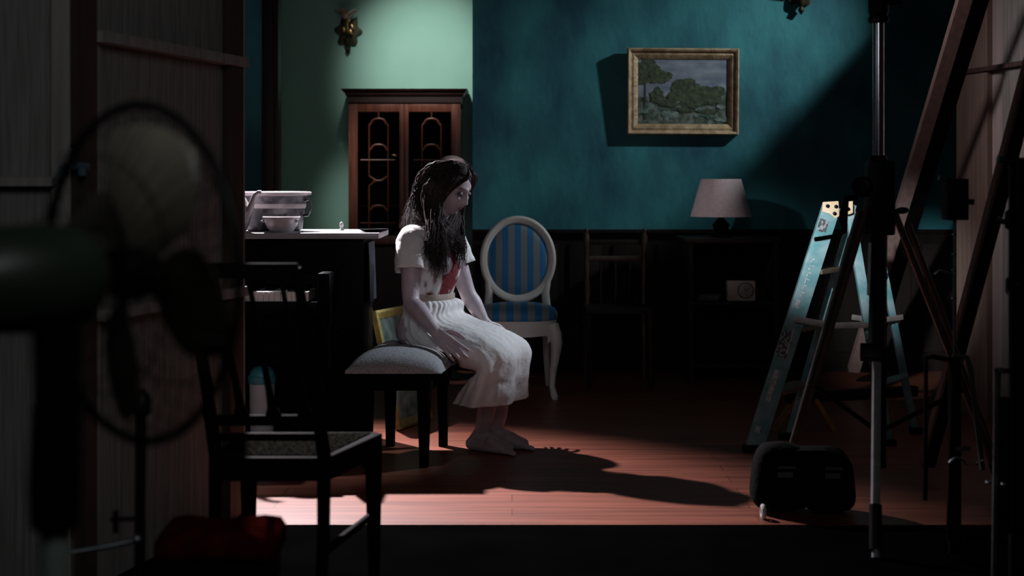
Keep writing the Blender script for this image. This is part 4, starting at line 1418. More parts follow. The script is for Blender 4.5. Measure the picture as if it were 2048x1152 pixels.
# ------------------------------------------------------------------ foreground left: fan, thin stand, red stool
def fan():
    hub = P(272, 545, 1.72)
    ang = math.radians(42)
    ax = V(math.sin(ang), math.cos(ang), 0.0)
    u = V(math.cos(ang), -math.sin(ang), 0.0)
    w = V(0, 0, 1)
    base = hub - ax * 0.19
    t = thing('pedestal_fan', 'large blurred pedestal fan in the left foreground, facing the set', 'fan', V(base.x, base.y, 0))
    R = 0.203
    circ = lambda r, off, n=48: [hub + ax * off + (u * math.cos(a) + w * math.sin(a)) * r for a in [2 * math.pi * i / n for i in range(n)]]
    MB().loop(circ(R, 0.0), 0.0058, 8).build('cage_rim', M['black_metal'], t)
    wires = MB()
    for off, sgn in ((0.055, 1), (-0.055, -1)):
        wires.loop(circ(0.055, off), 0.0016, 5)
        wires.loop(circ(0.14, off * 0.9), 0.0012, 5)
    for k in range(36):
        a = 2 * math.pi * k / 36
        e = u * math.cos(a) + w * math.sin(a)
        for off in (0.055, -0.055):
            wires.tube([hub + ax * off + e * 0.05, hub + ax * off * 0.95 + e * 0.13, hub + ax * off * 0.55 + e * 0.185, hub + e * R], 0.0009, 4)
    wires.build('cage_wires', M['black_metal'], t)
    MB().lathe([(0.030, -0.03), (0.034, 0.0), (0.026, 0.022), (0.008, 0.030)], hub, axis=ax, n=20).build('hub', M['black_metal'], t)
    for k in range(4):
        a0 = math.radians(62 + 90 * k)
        rs = []
        for i in range(9):
            r = 0.030 + (0.182 - 0.030) * i / 8
            half = math.radians(20 + 16 * math.sin(math.pi * min(1, i / 8 * 0.9 + 0.1)))
            ring = []
            for j in range(9):
                v = -1 + 2 * j / 8
                a = a0 + half * v + 0.3 * i / 8
                rr = r * (1 - 0.06 * v * v * (i / 8))
                tw = -0.022 * v * (0.5 + 0.5 * i / 8)
                ring.append(hub + (u * math.cos(a) + w * math.sin(a)) * rr + ax * tw)
            rs.append(ring)
        mb = MB()
        n = 9
        vs_ = [p for r in rs for p in r] + [p + ax * 0.002 for r in rs for p in r]
        fs = []
        T = 81
        for i in range(8):
            for j in range(8):
                q = (i * n + j, i * n + j + 1, (i + 1) * n + j + 1, (i + 1) * n + j)
                fs += [q, tuple(x + T for x in q[::-1])]
        for i in range(8):
            fs += [(i * n, (i + 1) * n, T + (i + 1) * n, T + i * n), (i * n + 8, T + i * n + 8, T + (i + 1) * n + 8, (i + 1) * n + 8)]
            fs += [(i, T + i, T + i + 1, i + 1), (72 + i, 73 + i, T + 73 + i, T + 72 + i)]
        mb.add(vs_, fs).build('blade', M['fan_blade'], t, angle=60)
    MB().lathe([(0.020, -0.235), (0.045, -0.225), (0.060, -0.19), (0.064, -0.13), (0.058, -0.08), (0.040, -0.06)], hub, axis=ax, n=28).build('motor_housing', M['fan_green'], t)
    b = V(P(112, 0, base.y).x, base.y, 0)
    MB().tube([b + V(0, 0, 1.02), b + V(0, 0, 0.93), b + V(0, 0, 0.80)], [0.026, 0.024, 0.022], 14).build('neck', M['black_metal'], t)
    MB().lathe([(0.020, 0.78), (0.028, 0.785), (0.030, 0.83), (0.026, 0.92), (0.020, 0.925)], b, n=20).build('height_collar', M['black_metal'], t)
    MB().tube([b + V(0, 0, 0.02), b + V(0, 0, 0.80)], 0.0165, 16).build('pole', M['fan_pole'], t)
    MB().lathe([(0.17, -0.012), (0.17, 0.01), (0.12, 0.025), (0.03, 0.04)], b, n=36).build('base', M['fan_green'], t)


fan()


def thin_stand():
    d = 3.0
    c = V(P(278, 0, d).x, d, 0)
    t = thing('thin_stand', 'thin black stand with a side arm beside the dark red stool, lower left', 'light stand', c)
    z = lambda py: CAMH - (py - HZ) * d / FP
    MB().tube([c + V(0, 0, 0.0), c + V(0.004, 0, z(800))], 0.0115, 14).build('pole', M['black_metal'], t)
    MB().lathe([(0.012, z(832)), (0.019, z(826)), (0.020, z(800)), (0.014, z(788)), (0.006, z(778))], c + V(0.006, 0, 0), n=18).build('head', M['black_metal'], t)
    MB().tube([c + V(-0.010, -0.01, z(790)), c + V(-0.022, -0.01, z(776))], 0.005, 8).build('wing_nut', M['black_metal'], t)
    MB().tube([c + V(0, -0.018, z(1076)), P(210, 1094, 2.97), P(136, 1106, 2.95)], [0.0065, 0.0065, 0.0045], 10).build('side_arm', M['dull_chrome'], t)
    MB().tube([c + V(0.0, -0.01, z(1035)), c + V(-0.055, -0.015, z(1036))], 0.005, 8).tube([c + V(-0.045, -0.015, z(1018)), c + V(-0.045, -0.015, z(1062))], 0.006, 8).build('clamp', M['black_metal'], t)
    MB().ball(c + V(0.0, -0.016, z(1075)), 0.011, 12, 8).build('clamp_screw', M['dull_chrome'], t)
    for k in range(3):
        a = (1.75, 3.5, 4.85)[k]
        MB().tube([c + V(0, 0, 0.22), c + V(math.cos(a) * 0.20, math.sin(a) * 0.20, -0.004)], 0.008, 8).build('leg', M['black_metal'], t)


thin_stand()


def red_stool():
    y0, y1 = 3.0, 3.20
    x0, x1 = P(308, 0, 3.0).x, P(540, 0, 3.0).x
    zt = CAMH - (1052 - HZ) * 3.1 / FP
    t = thing('red_stool', 'low stool topped in dark red leather at the bottom left edge', 'stool', ((x0 + x1) / 2, (y0 + y1) / 2, 0))
    nx = 14
    rs = []
    for g, z in ((0.0, zt - 0.055), (0.010, zt - 0.045), (0.011, zt - 0.02), (0.002, zt - 0.004), (-0.03, zt + 0.006), (-0.08, zt + 0.010)):
        ring = []
        for i in range(40):
            a = 2 * math.pi * i / 40
            c, s = math.cos(a), math.sin(a)
            x = abs(c) ** 0.4 * (1 if c > 0 else -1)
            y = abs(s) ** 0.4 * (1 if s > 0 else -1)
            ring.append(V((x0 + x1) / 2 + x * ((x1 - x0) / 2 + g), (y0 + y1) / 2 + y * ((y1 - y0) / 2 + g), z + 0.006 * math.sin(3 * a)))
        rs.append(ring)
    MB().rings(rs).build('seat_pad', M['red_fabric'], t, angle=70)
    MB().box((x0 + 0.008, y0 + 0.01, zt - 0.13), (x1 - 0.008, y1 - 0.01, zt - 0.052)).build('apron', M['black_wood'], t, bevel=0.004)
    for x in (x0 + 0.03, x1 - 0.03):
        for y in (y0 + 0.03, y1 - 0.03):
            MB().tube([V(x, y, zt - 0.13), V(x, y, -0.012)], [0.020, 0.014], 10).build('leg', M['black_wood'], t)
    return x1, y0, zt


red_stool()
ps = MB().obox(P(546, 1108, 3.02), (0.006, 0, -0.016), (0, 0.001, 0), (0.012, 0.0, 0.012))


# ------------------------------------------------------------------ the seated woman
TH = math.radians(25)
F = V(math.cos(TH), -math.sin(TH), 0)
LFT = V(math.sin(TH), math.cos(TH), 0)
UP = V(0, 0, 1)
D0 = 6.25
pel = P(850, 652, D0)
wst = P(860, 592, D0)
chs = P(865, 528, D0)
shc = P(866, 478, D0)
nkb = P(873, 455, D0)
HC = P(902, 377, 6.23)
yw, pt = math.radians(33), math.radians(22)
HF = V(math.cos(yw) * math.cos(pt), -math.sin(yw) * math.cos(pt), -math.sin(pt))
HL = V(math.sin(yw), math.cos(yw), 0)
HU = HF.cross(HL).normalized()


def hl(x, y, z):
    return HC + HF * x + HL * y + HU * z


near_sh = shc - LFT * 0.150 + V(-0.018, 0, 0.0)
far_sh = shc + LFT * 0.150 + V(0.0, 0, 0.0)
near_el = P(822, 600, 6.04)
near_wr = P(871, 664, 5.92)
far_el = P(935, 585, 6.37)
far_wr = P(968, 642, 6.35)
near_hip = pel - LFT * 0.085
far_hip = pel + LFT * 0.085
near_kn = P(1000, 716, 5.98)
far_kn = P(1022, 706, 6.14)
near_an = P(962, 868, 6.13)
far_an = P(990, 862, 6.22)


def gauss(x, s):
    return math.exp(-(x / s) ** 2)


def head_mesh(mb):
    nu, nv = 84, 64
    rs = []
    for i in range(nv + 1):
        th = math.pi * min(max(i / nv, 0.004), 0.996)
        ring = []
        for j in range(nu):
            ph = 2 * math.pi * j / nu
            sx, sy, sz = math.sin(th) * math.cos(ph), math.sin(th) * math.sin(ph), -math.cos(th)
            x, y, z = sx * 0.094, sy * 0.074, sz * 0.116
            front = max(0.0, sx)
            if z < 0:                         # jaw narrows, back of skull tucks into the neck
                k = min(1.0, -z / 0.116)
                y *= 1 - 0.34 * k ** 1.3
                if sx < 0:
                    x *= 1 - 0.45 * k
            # flatten the face a little
            if sx > 0.2:
                x -= 0.010 * gauss(y, 0.05) * gauss(z + 0.01, 0.08) * front
                f2 = front
                # brow
                x += 0.004 * gauss(z - 0.026, 0.010) * gauss(abs(y) - 0.028, 0.022)
                # eye sockets
                x -= 0.012 * gauss(z - 0.006, 0.013) * gauss(abs(y) - 0.031, 0.017)
                # cheekbones
                x += 0.006 * gauss(z + 0.024, 0.020) * gauss(abs(y) - 0.040, 0.016)
                # nose: bridge then tip
                if -0.05 < z < 0.03:
                    rise = min(1.0, max(0.0, (0.018 - z) / 0.050))
                    x += (0.006 + 0.022 * rise) * gauss(y, 0.0085 + 0.004 * rise) * (1.0 if z > -0.036 else gauss(z + 0.036, 0.006))
                    x += 0.007 * gauss(abs(y) - 0.013, 0.006) * gauss(z + 0.033, 0.008)
                # mouth
                x += 0.008 * gauss(z + 0.058, 0.016) * gauss(y, 0.028)
                x += 0.0055 * gauss(z + 0.053, 0.0048) * gauss(y, 0.018)
                x += 0.0065 * gauss(z + 0.066, 0.0055) * gauss(y, 0.016)
                x -= 0.0045 * gauss(z + 0.0595, 0.0026) * gauss(y, 0.022)
                # chin
                x += 0.012 * gauss(z + 0.098, 0.016) * gauss(y, 0.020)
                x -= 0.003 * gauss(z + 0.080, 0.007) * gauss(y, 0.02)
            ring.append(hl(x, y, z))
        rs.append(ring)
    mb.rings(rs)
    for s in (-1, 1):                         # ears
        mb.ell(hl(-0.008, s * 0.074, -0.010), HF * 0.017 + HL * s * 0.004, HL * 0.007, HU * 0.030, 12, 8)


def chain(mb, pts, rad):
    for i in range(len(pts) - 1):
        mb.capsule(pts[i], pts[i + 1], rad[i], rad[i + 1])


def limb(mb, pts, rad, n=18, sub=6):
    """smooth tapered limb through the points"""
    P_, R_ = [], []
    m = len(pts)
    for i in range(m - 1):
        p0, p1, p2, p3 = pts[max(i - 1, 0)], pts[i], pts[i + 1], pts[min(i + 2, m - 1)]
        for k in range(sub):
            u = k / sub
            P_.append(0.5 * ((2 * p1) + (p2 - p0) * u + (2 * p0 - 5 * p1 + 4 * p2 - p3) * u * u + (3 * p1 - p0 - 3 * p2 + p3) * u ** 3))
            R_.append(rad[i] + (rad[i + 1] - rad[i]) * (u * u * (3 - 2 * u)))
    P_.append(pts[-1]); R_.append(rad[-1])
    mb.tube(P_, R_, n)
    mb.ball(pts[0], rad[0], 14, 10)
    mb.ball(pts[-1], rad[-1], 14, 10)


def hand(mb, wr, d, up, curl=0.35):
    """d: wrist to knuckles; up: towards the thumb; palm faces -nrm"""
    d = d.normalized()
    up = (up - d * up.dot(d)).normalized()
    nrm = up.cross(d).normalized()
    if nrm.y > 0:
        nrm = -nrm
    tips = []
    spec = [(0.026, 0.082, (0.038, 0.024, 0.019), 0.14), (0.0085, 0.086, (0.042, 0.027, 0.020), 0.03), (-0.0095, 0.082, (0.039, 0.025, 0.019), -0.08), (-0.0265, 0.073, (0.031, 0.020, 0.017), -0.20)]
    for k, (o, L, seg, sp) in enumerate(spec):
        kn = wr + d * L + up * o
        mb.capsule(wr + d * 0.01 + up * o * 0.55, kn, 0.0150, 0.0112, 12)
        dd = (d + up * sp).normalized()
        p = kn
        r = (0.0094, 0.0086, 0.0078, 0.0066) if k < 3 else (0.0083, 0.0075, 0.0068, 0.0058)
        a = curl * (0.6 + 0.18 * k)
        for i, s in enumerate(seg):
            a2 = a * (0.5 + 0.55 * i)
            q = p + (dd * math.cos(a2) - nrm * math.sin(a2)).normalized() * s
            mb.capsule(p, q, r[i], r[i + 1], 12)
            p = q
        tips.append((p, (dd * math.cos(a2) - nrm * math.sin(a2)).normalized(), nrm, r[3]))
    # thumb leaves the side of the palm near its base
    b = wr + d * 0.026 + up * 0.020 - nrm * 0.004
    p1 = b + (d * 0.62 + up * 0.62 - nrm * 0.30).normalized() * 0.040
    p2 = p1 + (d * 0.85 + up * 0.30 - nrm * 0.30).normalized() * 0.030
    p3 = p2 + (d * 0.95 + up * 0.05 - nrm * 0.35).normalized() * 0.024
    mb.capsule(wr + d * 0.012 + up * 0.008, b, 0.016, 0.0145, 12)
    mb.capsule(b, p1, 0.0140, 0.0112, 12)
    mb.capsule(p1, p2, 0.0105, 0.0095, 12)
    mb.capsule(p2, p3, 0.0095, 0.0075, 12)
    return tips


def foot(mb, an, d, toe_dir_side):
    d = d.normalized()
    side = V(-d.y, d.x, 0)
    g = V(an.x, an.y, 0.0)
    heel = g - d * 0.040 + V(0, 0, 0.030)
    mb.capsule(an, heel, 0.036, 0.030)
    mb.capsule(an + V(0, 0, -0.01), g + d * 0.075 + V(0, 0, 0.042), 0.036, 0.030)
    for o in (-0.018, 0.0, 0.018):
        mb.capsule(heel + side * o * 0.5, g + d * 0.125 + side * o * 1.25 + V(0, 0, 0.022), 0.029, 0.021)
        mb.capsule(g + d * 0.06 + side * o + V(0, 0, 0.045), g + d * 0.130 + side * o * 1.2 + V(0, 0, 0.022), 0.026, 0.018)
    for k in range(5):
        o = (-0.034 + 0.0165 * k)
        s = toe_dir_side
        L = (0.050, 0.046, 0.040, 0.033, 0.026)[k]
        r = (0.0125, 0.0095, 0.009, 0.0085, 0.008)[k]
        st = g + d * (0.135 - 0.006 * k) + side * (o * s) + V(0, 0, 0.018)
        mb.capsule(st, st + d * L * 0.6 + V(0, 0, -0.002), r, r * 0.95, 10)
        mb.capsule(st + d * L * 0.6 + V(0, 0, -0.002), st + d * L + V(0, 0, -0.007), r * 0.95, r * 0.85, 10)


def ell_ring(c, ax, ay, a, b, n=28):
    return [c + ax * (a * math.cos(t)) + ay * (b * math.sin(t)) for t in [2 * math.pi * k / n for k in range(n)]]


def woman():
    mb = MB()
    head_mesh(mb)
    limb(mb, [nkb + V(-0.005, 0, -0.03), nkb.lerp(hl(-0.03, 0, -0.07), 0.6), hl(-0.028, 0, -0.05)], [0.056, 0.050, 0.050])
    # torso
    rs = []
    for c, a, b in ((pel + V(0, 0, -0.078), 0.130, 0.080), (pel + V(0, 0, -0.045), 0.165, 0.110), (pel, 0.170, 0.115), (wst + V(0, 0, -0.03), 0.135, 0.095), (wst + V(0, 0, 0.02), 0.118, 0.082), (chs + V(0, 0, -0.06), 0.126, 0.088), (chs, 0.138, 0.100), (chs + V(0, 0, 0.05), 0.140, 0.092), (shc + V(0, 0, -0.015), 0.135, 0.070), (shc + V(0, 0, 0.018), 0.095, 0.055), (nkb, 0.055, 0.048)):
        rs.append(ell_ring(c, LFT, F, a, b))
    mb.rings(rs)
    for s in (-1, 1):
        mb.ell(chs + F * 0.065 + LFT * s * 0.062 + V(0, 0, 0.005), F * 0.060, LFT * 0.060, UP * 0.058)
    # arms
    limb(mb, [near_sh, near_sh.lerp(near_el, 0.4), near_el, near_el.lerp(near_wr, 0.35), near_wr], [0.056, 0.046, 0.037, 0.038, 0.025])
    limb(mb, [far_sh, far_sh.lerp(far_el, 0.4), far_el, far_el.lerp(far_wr, 0.35), far_wr], [0.056, 0.046, 0.037, 0.038, 0.025])
    for sh, s in ((near_sh, -1), (far_sh, 1)):
        mb.capsule(sh, shc + LFT * s * 0.06 + V(0, 0, 0.005), 0.054, 0.055)
    hand(mb, near_wr, P(895, 687, 5.89) - near_wr, V(0.55, -0.12, 0.55), 0.30)
    hand(mb, far_wr, P(992, 690, 6.36) - far_wr, V(0.6, -0.2, 0.4), 0.35)
    # legs
    for hip, kn, an, s in ((near_hip, near_kn, near_an, 1), (far_hip, far_kn, far_an, -1)):
        limb(mb, [hip, hip.lerp(kn, 0.5), kn], [0.080, 0.072, 0.054])
        mid = kn.lerp(an, 0.35) - F * 0.018
        limb(mb, [kn, mid, kn.lerp(an, 0.72), an], [0.053, 0.053, 0.038, 0.030])
        foot(mb, an, (F * 1.0 + LFT * (0.10 * -s)) , 1)
    loc = V(near_an.x, near_an.y, 0.0)
    tmp = mb.build('person_raw', M['skin'], loc=loc)
    md = tmp.modifiers.new('r', 'REMESH')
    md.mode = 'VOXEL'
    md.voxel_size = 0.0036
    md.use_smooth_shade = True
    sm = tmp.modifiers.new('s', 'SMOOTH')
    sm.factor = 0.5
    sm.iterations = 3
    dg = bpy.context.evaluated_depsgraph_get()
    me = bpy.data.meshes.new_from_object(tmp.evaluated_get(dg))
    bpy.data.objects.remove(tmp)
    me.polygons.foreach_set('use_smooth', [True] * len(me.polygons))
    me.materials.clear()
    me.materials.append(M['skin'])
    o = bpy.data.objects.new('person', me)
    COL.objects.link(o)
    o.location = loc
    tag(o, 'person in a bloodstained white dress sitting on the grey stool, head bowed', 'person')
    # make-up: lips, darkened eyes, brows
    ca = me.color_attributes.new('makeup', 'FLOAT_COLOR', 'POINT')
    vals = []
    for v in me.vertices:
        p = v.co + loc - HC
        x, y, z = p.dot(HF), p.dot(HL), p.dot(HU)
        c = [1.0, 1.0, 1.0]
        if p.length < 0.17 and x > 0.03:
            k = gauss(z + 0.060, 0.009) * gauss(y, 0.020)
            k = min(1, k * 1.3)
            c = [1 - 0.45 * k, 1 - 0.78 * k, 1 - 0.75 * k]
            e = min(1, 1.3 * gauss(z - 0.004, 0.011) * gauss(abs(y) - 0.031, 0.018))
            b = min(1, 1.4 * gauss(z - 0.030 + (abs(y) - 0.03) ** 2 * 6, 0.0042) * gauss(abs(y) - 0.030, 0.020))
            for i in range(3):
                c[i] *= (1 - 0.72 * e) * (1 - 0.75 * b)
        vals += [c[0], c[1], c[2], 1.0]
    ca.data.foreach_set('color', vals)
    for s in (-1, 1):
        ec = hl(0.0745, s * 0.031, 0.004)
        ey = MB().ball(ec, 0.0105, 16, 12).build('eye', M['eye'], o)
        MB().ell(ec + (HF * 0.9 - HU * 0.45).normalized() * 0.0085, HL * 0.0045, HU * 0.0045, HF * 0.0025, 12, 8).build('iris', M['iris'], ey)
        # lowered upper lid
        lid = []
        for i in range(6):
            el = math.radians(8 + 70 * i / 5)
            lid.append([ec + (HF * math.cos(el) * math.cos(az) + HL * math.sin(az) * math.cos(el) + HU * math.sin(el)) * 0.0118 for az in [math.radians(-75 + 150 * j / 12) for j in range(13)]])
        MB().rings(lid, False, False).build('eyelid', M['lid_skin'], ey)
    return o, loc


M['eye'] = mat('eye_white', (0.10, 0.09, 0.10), 0.25, scale=10)
M['iris'] = mat('dark_iris', (0.012, 0.010, 0.010), 0.15, scale=10)
M['lid_skin'] = mat('eyelid_makeup', (0.16, 0.12, 0.13), 0.6, scale=10)  # eyelid in the dark eye make-up
WOM, WLOC = woman()


# dress: bodice with a bloodstained front, two sleeves, gathered skirt
def wrinkle(p, s, a):
    return a * noise.noise(p * s)


def dress():
    n = 96
    rs = []
    spec = [(wst + V(0, 0, -0.012), 0.130, 0.098), (wst + V(0, 0, 0.012), 0.124, 0.094), (wst + V(0, 0, 0.045), 0.135, 0.104), (chs + V(0, 0, -0.06), 0.140, 0.108), (chs + V(0, 0, -0.02), 0.150, 0.122), (chs + V(0, 0, 0.02), 0.152, 0.124), (chs + V(0, 0, 0.055), 0.152, 0.112), (shc + V(0, 0, -0.02), 0.156, 0.088), (shc + V(0, 0, 0.012), 0.142, 0.075), (shc + V(0, 0, 0.034), 0.105, 0.068), (nkb + V(0, 0, 0.006), 0.080, 0.064), (nkb + V(0, 0, -0.004), 0.070, 0.056)]
    spec2 = []
    for i in range(len(spec) - 1):
        for k in range(4):
            u = k / 4
            spec2.append(tuple(spec[i][q] * (1 - u) + spec[i + 1][q] * u if q else spec[i][0].lerp(spec[i + 1][0], u) for q in range(3)))
    spec2.append(spec[-1])
    for i, (c, a, b) in enumerate(spec2):
        ring = []
        low = max(0, 1 - i / 14)
        for k in range(n):
            t = 2 * math.pi * k / n
            g = 1 + 0.022 * low * math.sin(17 * t + i * 0.15)
            p = c + LFT * (a * g * math.cos(t)) + F * (b * g * math.sin(t))
            d = (p - c).normalized()
            ring.append(p + d * (wrinkle(p, 22, 0.006)))
        rs.append(ring)
    bod = MB().rings(rs, True, False).build('dress', M['blood'], WOM, angle=80)
    md = bod.modifiers.new('thickness', 'SOLIDIFY')
    md.thickness = 0.003
    # stain mask per vertex
    me = bod.data
    ca = me.attributes.new('stain', 'FLOAT', 'POINT')
    vals = []
    fc = chs + F * 0.10
    for v in me.vertices:
        p = v.co + WLOC
        lat = (p - chs).dot(LFT)
        fr = (p - chs).dot(F)
        h = p.z
        nz = noise.noise(p * 26) * 0.7 + noise.noise(V(p.x * 60, p.y * 60, p.z * 7)) * 0.9
        dn = max(0.0, min(1.0, (0.92 - h) / 0.24))
        k = 1 - abs(lat + 0.012 + 0.022 * dn) / (0.030 + 0.060 * dn) + 1.25 * nz
        if h > 0.90:
            k -= (h - 0.90) * 14
        if h < wst.z + 0.02:
            k -= (wst.z + 0.02 - h) * 30
        vals.append(max(0.0, min(1.0, k * 2.2)) if fr > 0.03 else 0.0)
    ca.data.foreach_set('value', vals)
    # sleeves
    for sh, el, s in ((near_sh, near_el, -1), (far_sh, far_el, 1)):
        ax = (el - sh).normalized()
        out = LFT * s
        a1 = (out - ax * out.dot(ax)).normalized()
        a2 = ax.cross(a1)
        rs = []
        base = sh - ax * 0.067 - out * 0.008
        L = 0.180
        for i in range(19):
            u = (i / 18) ** 1.4
            r = 0.004 + 0.061 * math.sqrt(max(0.0, 1 - (1 - min(1, u / 0.34)) ** 2)) + 0.010 * u
            c = base.lerp(sh + ax * 0.135, u) + out * 0.010 * math.sin(u * math.pi)
            ring = []
            for k in range(36):
                t = 2 * math.pi * k / 36
                g = 1 + 0.055 * u * math.sin(5 * t + 1.0 + s) + 0.03 * u * math.sin(9 * t)
                p = c + (a1 * math.cos(t) + a2 * math.sin(t)) * r * g
                ring.append(p + (p - c).normalized() * wrinkle(p, 26, 0.005))
            rs.append(ring)
        sl = MB().rings(rs, True, False).build('sleeve', M['cream'], bod, angle=80)
        m2 = sl.modifiers.new('thickness', 'SOLIDIFY')
        m2.thickness = 0.003
    # waistband
    rs = []
    for z, g in ((-0.016, 1.03), (-0.010, 1.06), (0.008, 1.055), (0.014, 1.03)):
        rs.append(ell_ring(wst + V(0, 0, z), LFT, F, 0.127 * g, 0.097 * g, 48))
    MB().rings(rs, True, False).build('waistband', M['waist'], bod, angle=80)
    # skirt: cross-sections swept from the waist over the lap, round the knees and down
    th = math.radians
    keys = [  # centre, axis (lateral), axis (front/up), half-width, half-depth
        (wst + V(0, 0, -0.012), LFT, F, 0.128, 0.098),
        (wst + V(0.004, 0, -0.055) + F * 0.012, LFT, (F * 0.95 + UP * 0.25).normalized(), 0.165, 0.118),
        (P(872, 655, D0 - 0.01), LFT, (F * 0.75 + UP * 0.6).normalized(), 0.198, 0.122),
        (P(905, 676, D0 - 0.05), LFT, (F * 0.35 + UP * 0.93).normalized(), 0.212, 0.105),
        (P(948, 688, D0 - 0.12), LFT, (F * 0.22 + UP * 0.97).normalized(), 0.205, 0.096),
        (P(990, 702, D0 - 0.18), LFT, (F * 0.40 + UP * 0.90).normalized(), 0.202, 0.090),
        (P(1008, 722, D0 - 0.20), LFT, (F * 0.85 + UP * 0.50).normalized(), 0.200, 0.090),
        (P(1000, 750, D0 - 0.19), LFT, (F * 1.0 + UP * 0.08).normalized(), 0.200, 0.092),
        (P(990, 778, D0 - 0.17), LFT, F, 0.205, 0.108),
        (P(982, 800, D0 - 0.16), LFT, F, 0.210, 0.122)]
    n = 144
    sub = 7
    rs = []
    tot = (len(keys) - 1) * sub
    for i in range(len(keys) - 1):
        for k in range(sub + (1 if i == len(keys) - 2 else 0)):
            u = k / sub
            u2 = u
            m = len(keys)
            k0, k1, k2, k3 = keys[max(i - 1, 0)], keys[i], keys[i + 1], keys[min(i + 2, m - 1)]

            def cr(a, b, c, d):
                return 0.5 * ((2 * b) + (c - a) * u + (2 * a - 5 * b + 4 * c - d) * u * u + (3 * b - a - 3 * c + d) * u ** 3)
            c = cr(k0[0], k1[0], k2[0], k3[0])
            ay = (k1[2] * (1 - u) + k2[2] * u).normalized()
            a = cr(k0[3], k1[3], k2[3], k3[3])
            b = cr(k0[4], k1[4], k2[4], k3[4])
            g_ = (i * sub + k) / tot
            ring = []
            for j in range(n):
                t = 2 * math.pi * j / n
                ct, s_ = math.cos(t), math.sin(t)
                pw = 0.86
                x = abs(ct) ** pw * (1 if ct > 0 else -1)
                y = abs(s_) ** pw * (1 if s_ > 0 else -1)
                gather = 0.040 * math.exp(-g_ * 5.0) * math.sin(26 * t + 2.5 * math.sin(3 * t)) + 0.016 * math.exp(-g_ * 5.0) * math.sin(41 * t) + 0.020 * math.exp(-((g_ - 0.45) / 0.25) ** 2) * math.sin(7 * t + 9 * g_)
                drape = 0.075 * max(0, g_ - 0.55) / 0.45 * math.sin(6 * t + 0.8 + 1.4 * g_) + 0.04 * max(0, g_ - 0.6) / 0.4 * math.sin(11 * t)
                valley = -0.10 * gauss(ct, 0.30) * max(0, s_) * gauss(g_ - 0.42, 0.22)      # dip between the thighs
                q = 1 + gather + drape
                p = c + LFT * (a * q * x) + ay * (b * (q + valley) * y)
                dirn = (p - c).normalized()
                p = p + dirn * (wrinkle(V(p.x * 0.7, p.y * 0.7, p.z * 1.5), 10, 0.011) + wrinkle(p, 30, 0.004))
                # rest on the stool top, hang outside its edge
                if g_ < 0.75 and p.x < -0.262 + 0.12 * (p.y - 5.70) and 5.66 < p.y < 6.36 and p.z < 0.446:
                    p.z = 0.446 + 0.004 * math.sin(j)
                ring.append(p)
            rs.append(ring)
    sk = MB().rings(rs, True, False).build('skirt', M['cream'], bod, angle=85)
    m3 = sk.modifiers.new('thickness', 'SOLIDIFY')
    m3.thickness = 0.003
    return bod


M['waist'] = mat('tan_waistband', (0.40, 0.33, 0.28), 0.85, col2=(0.30, 0.22, 0.19), scale=30)
dress()


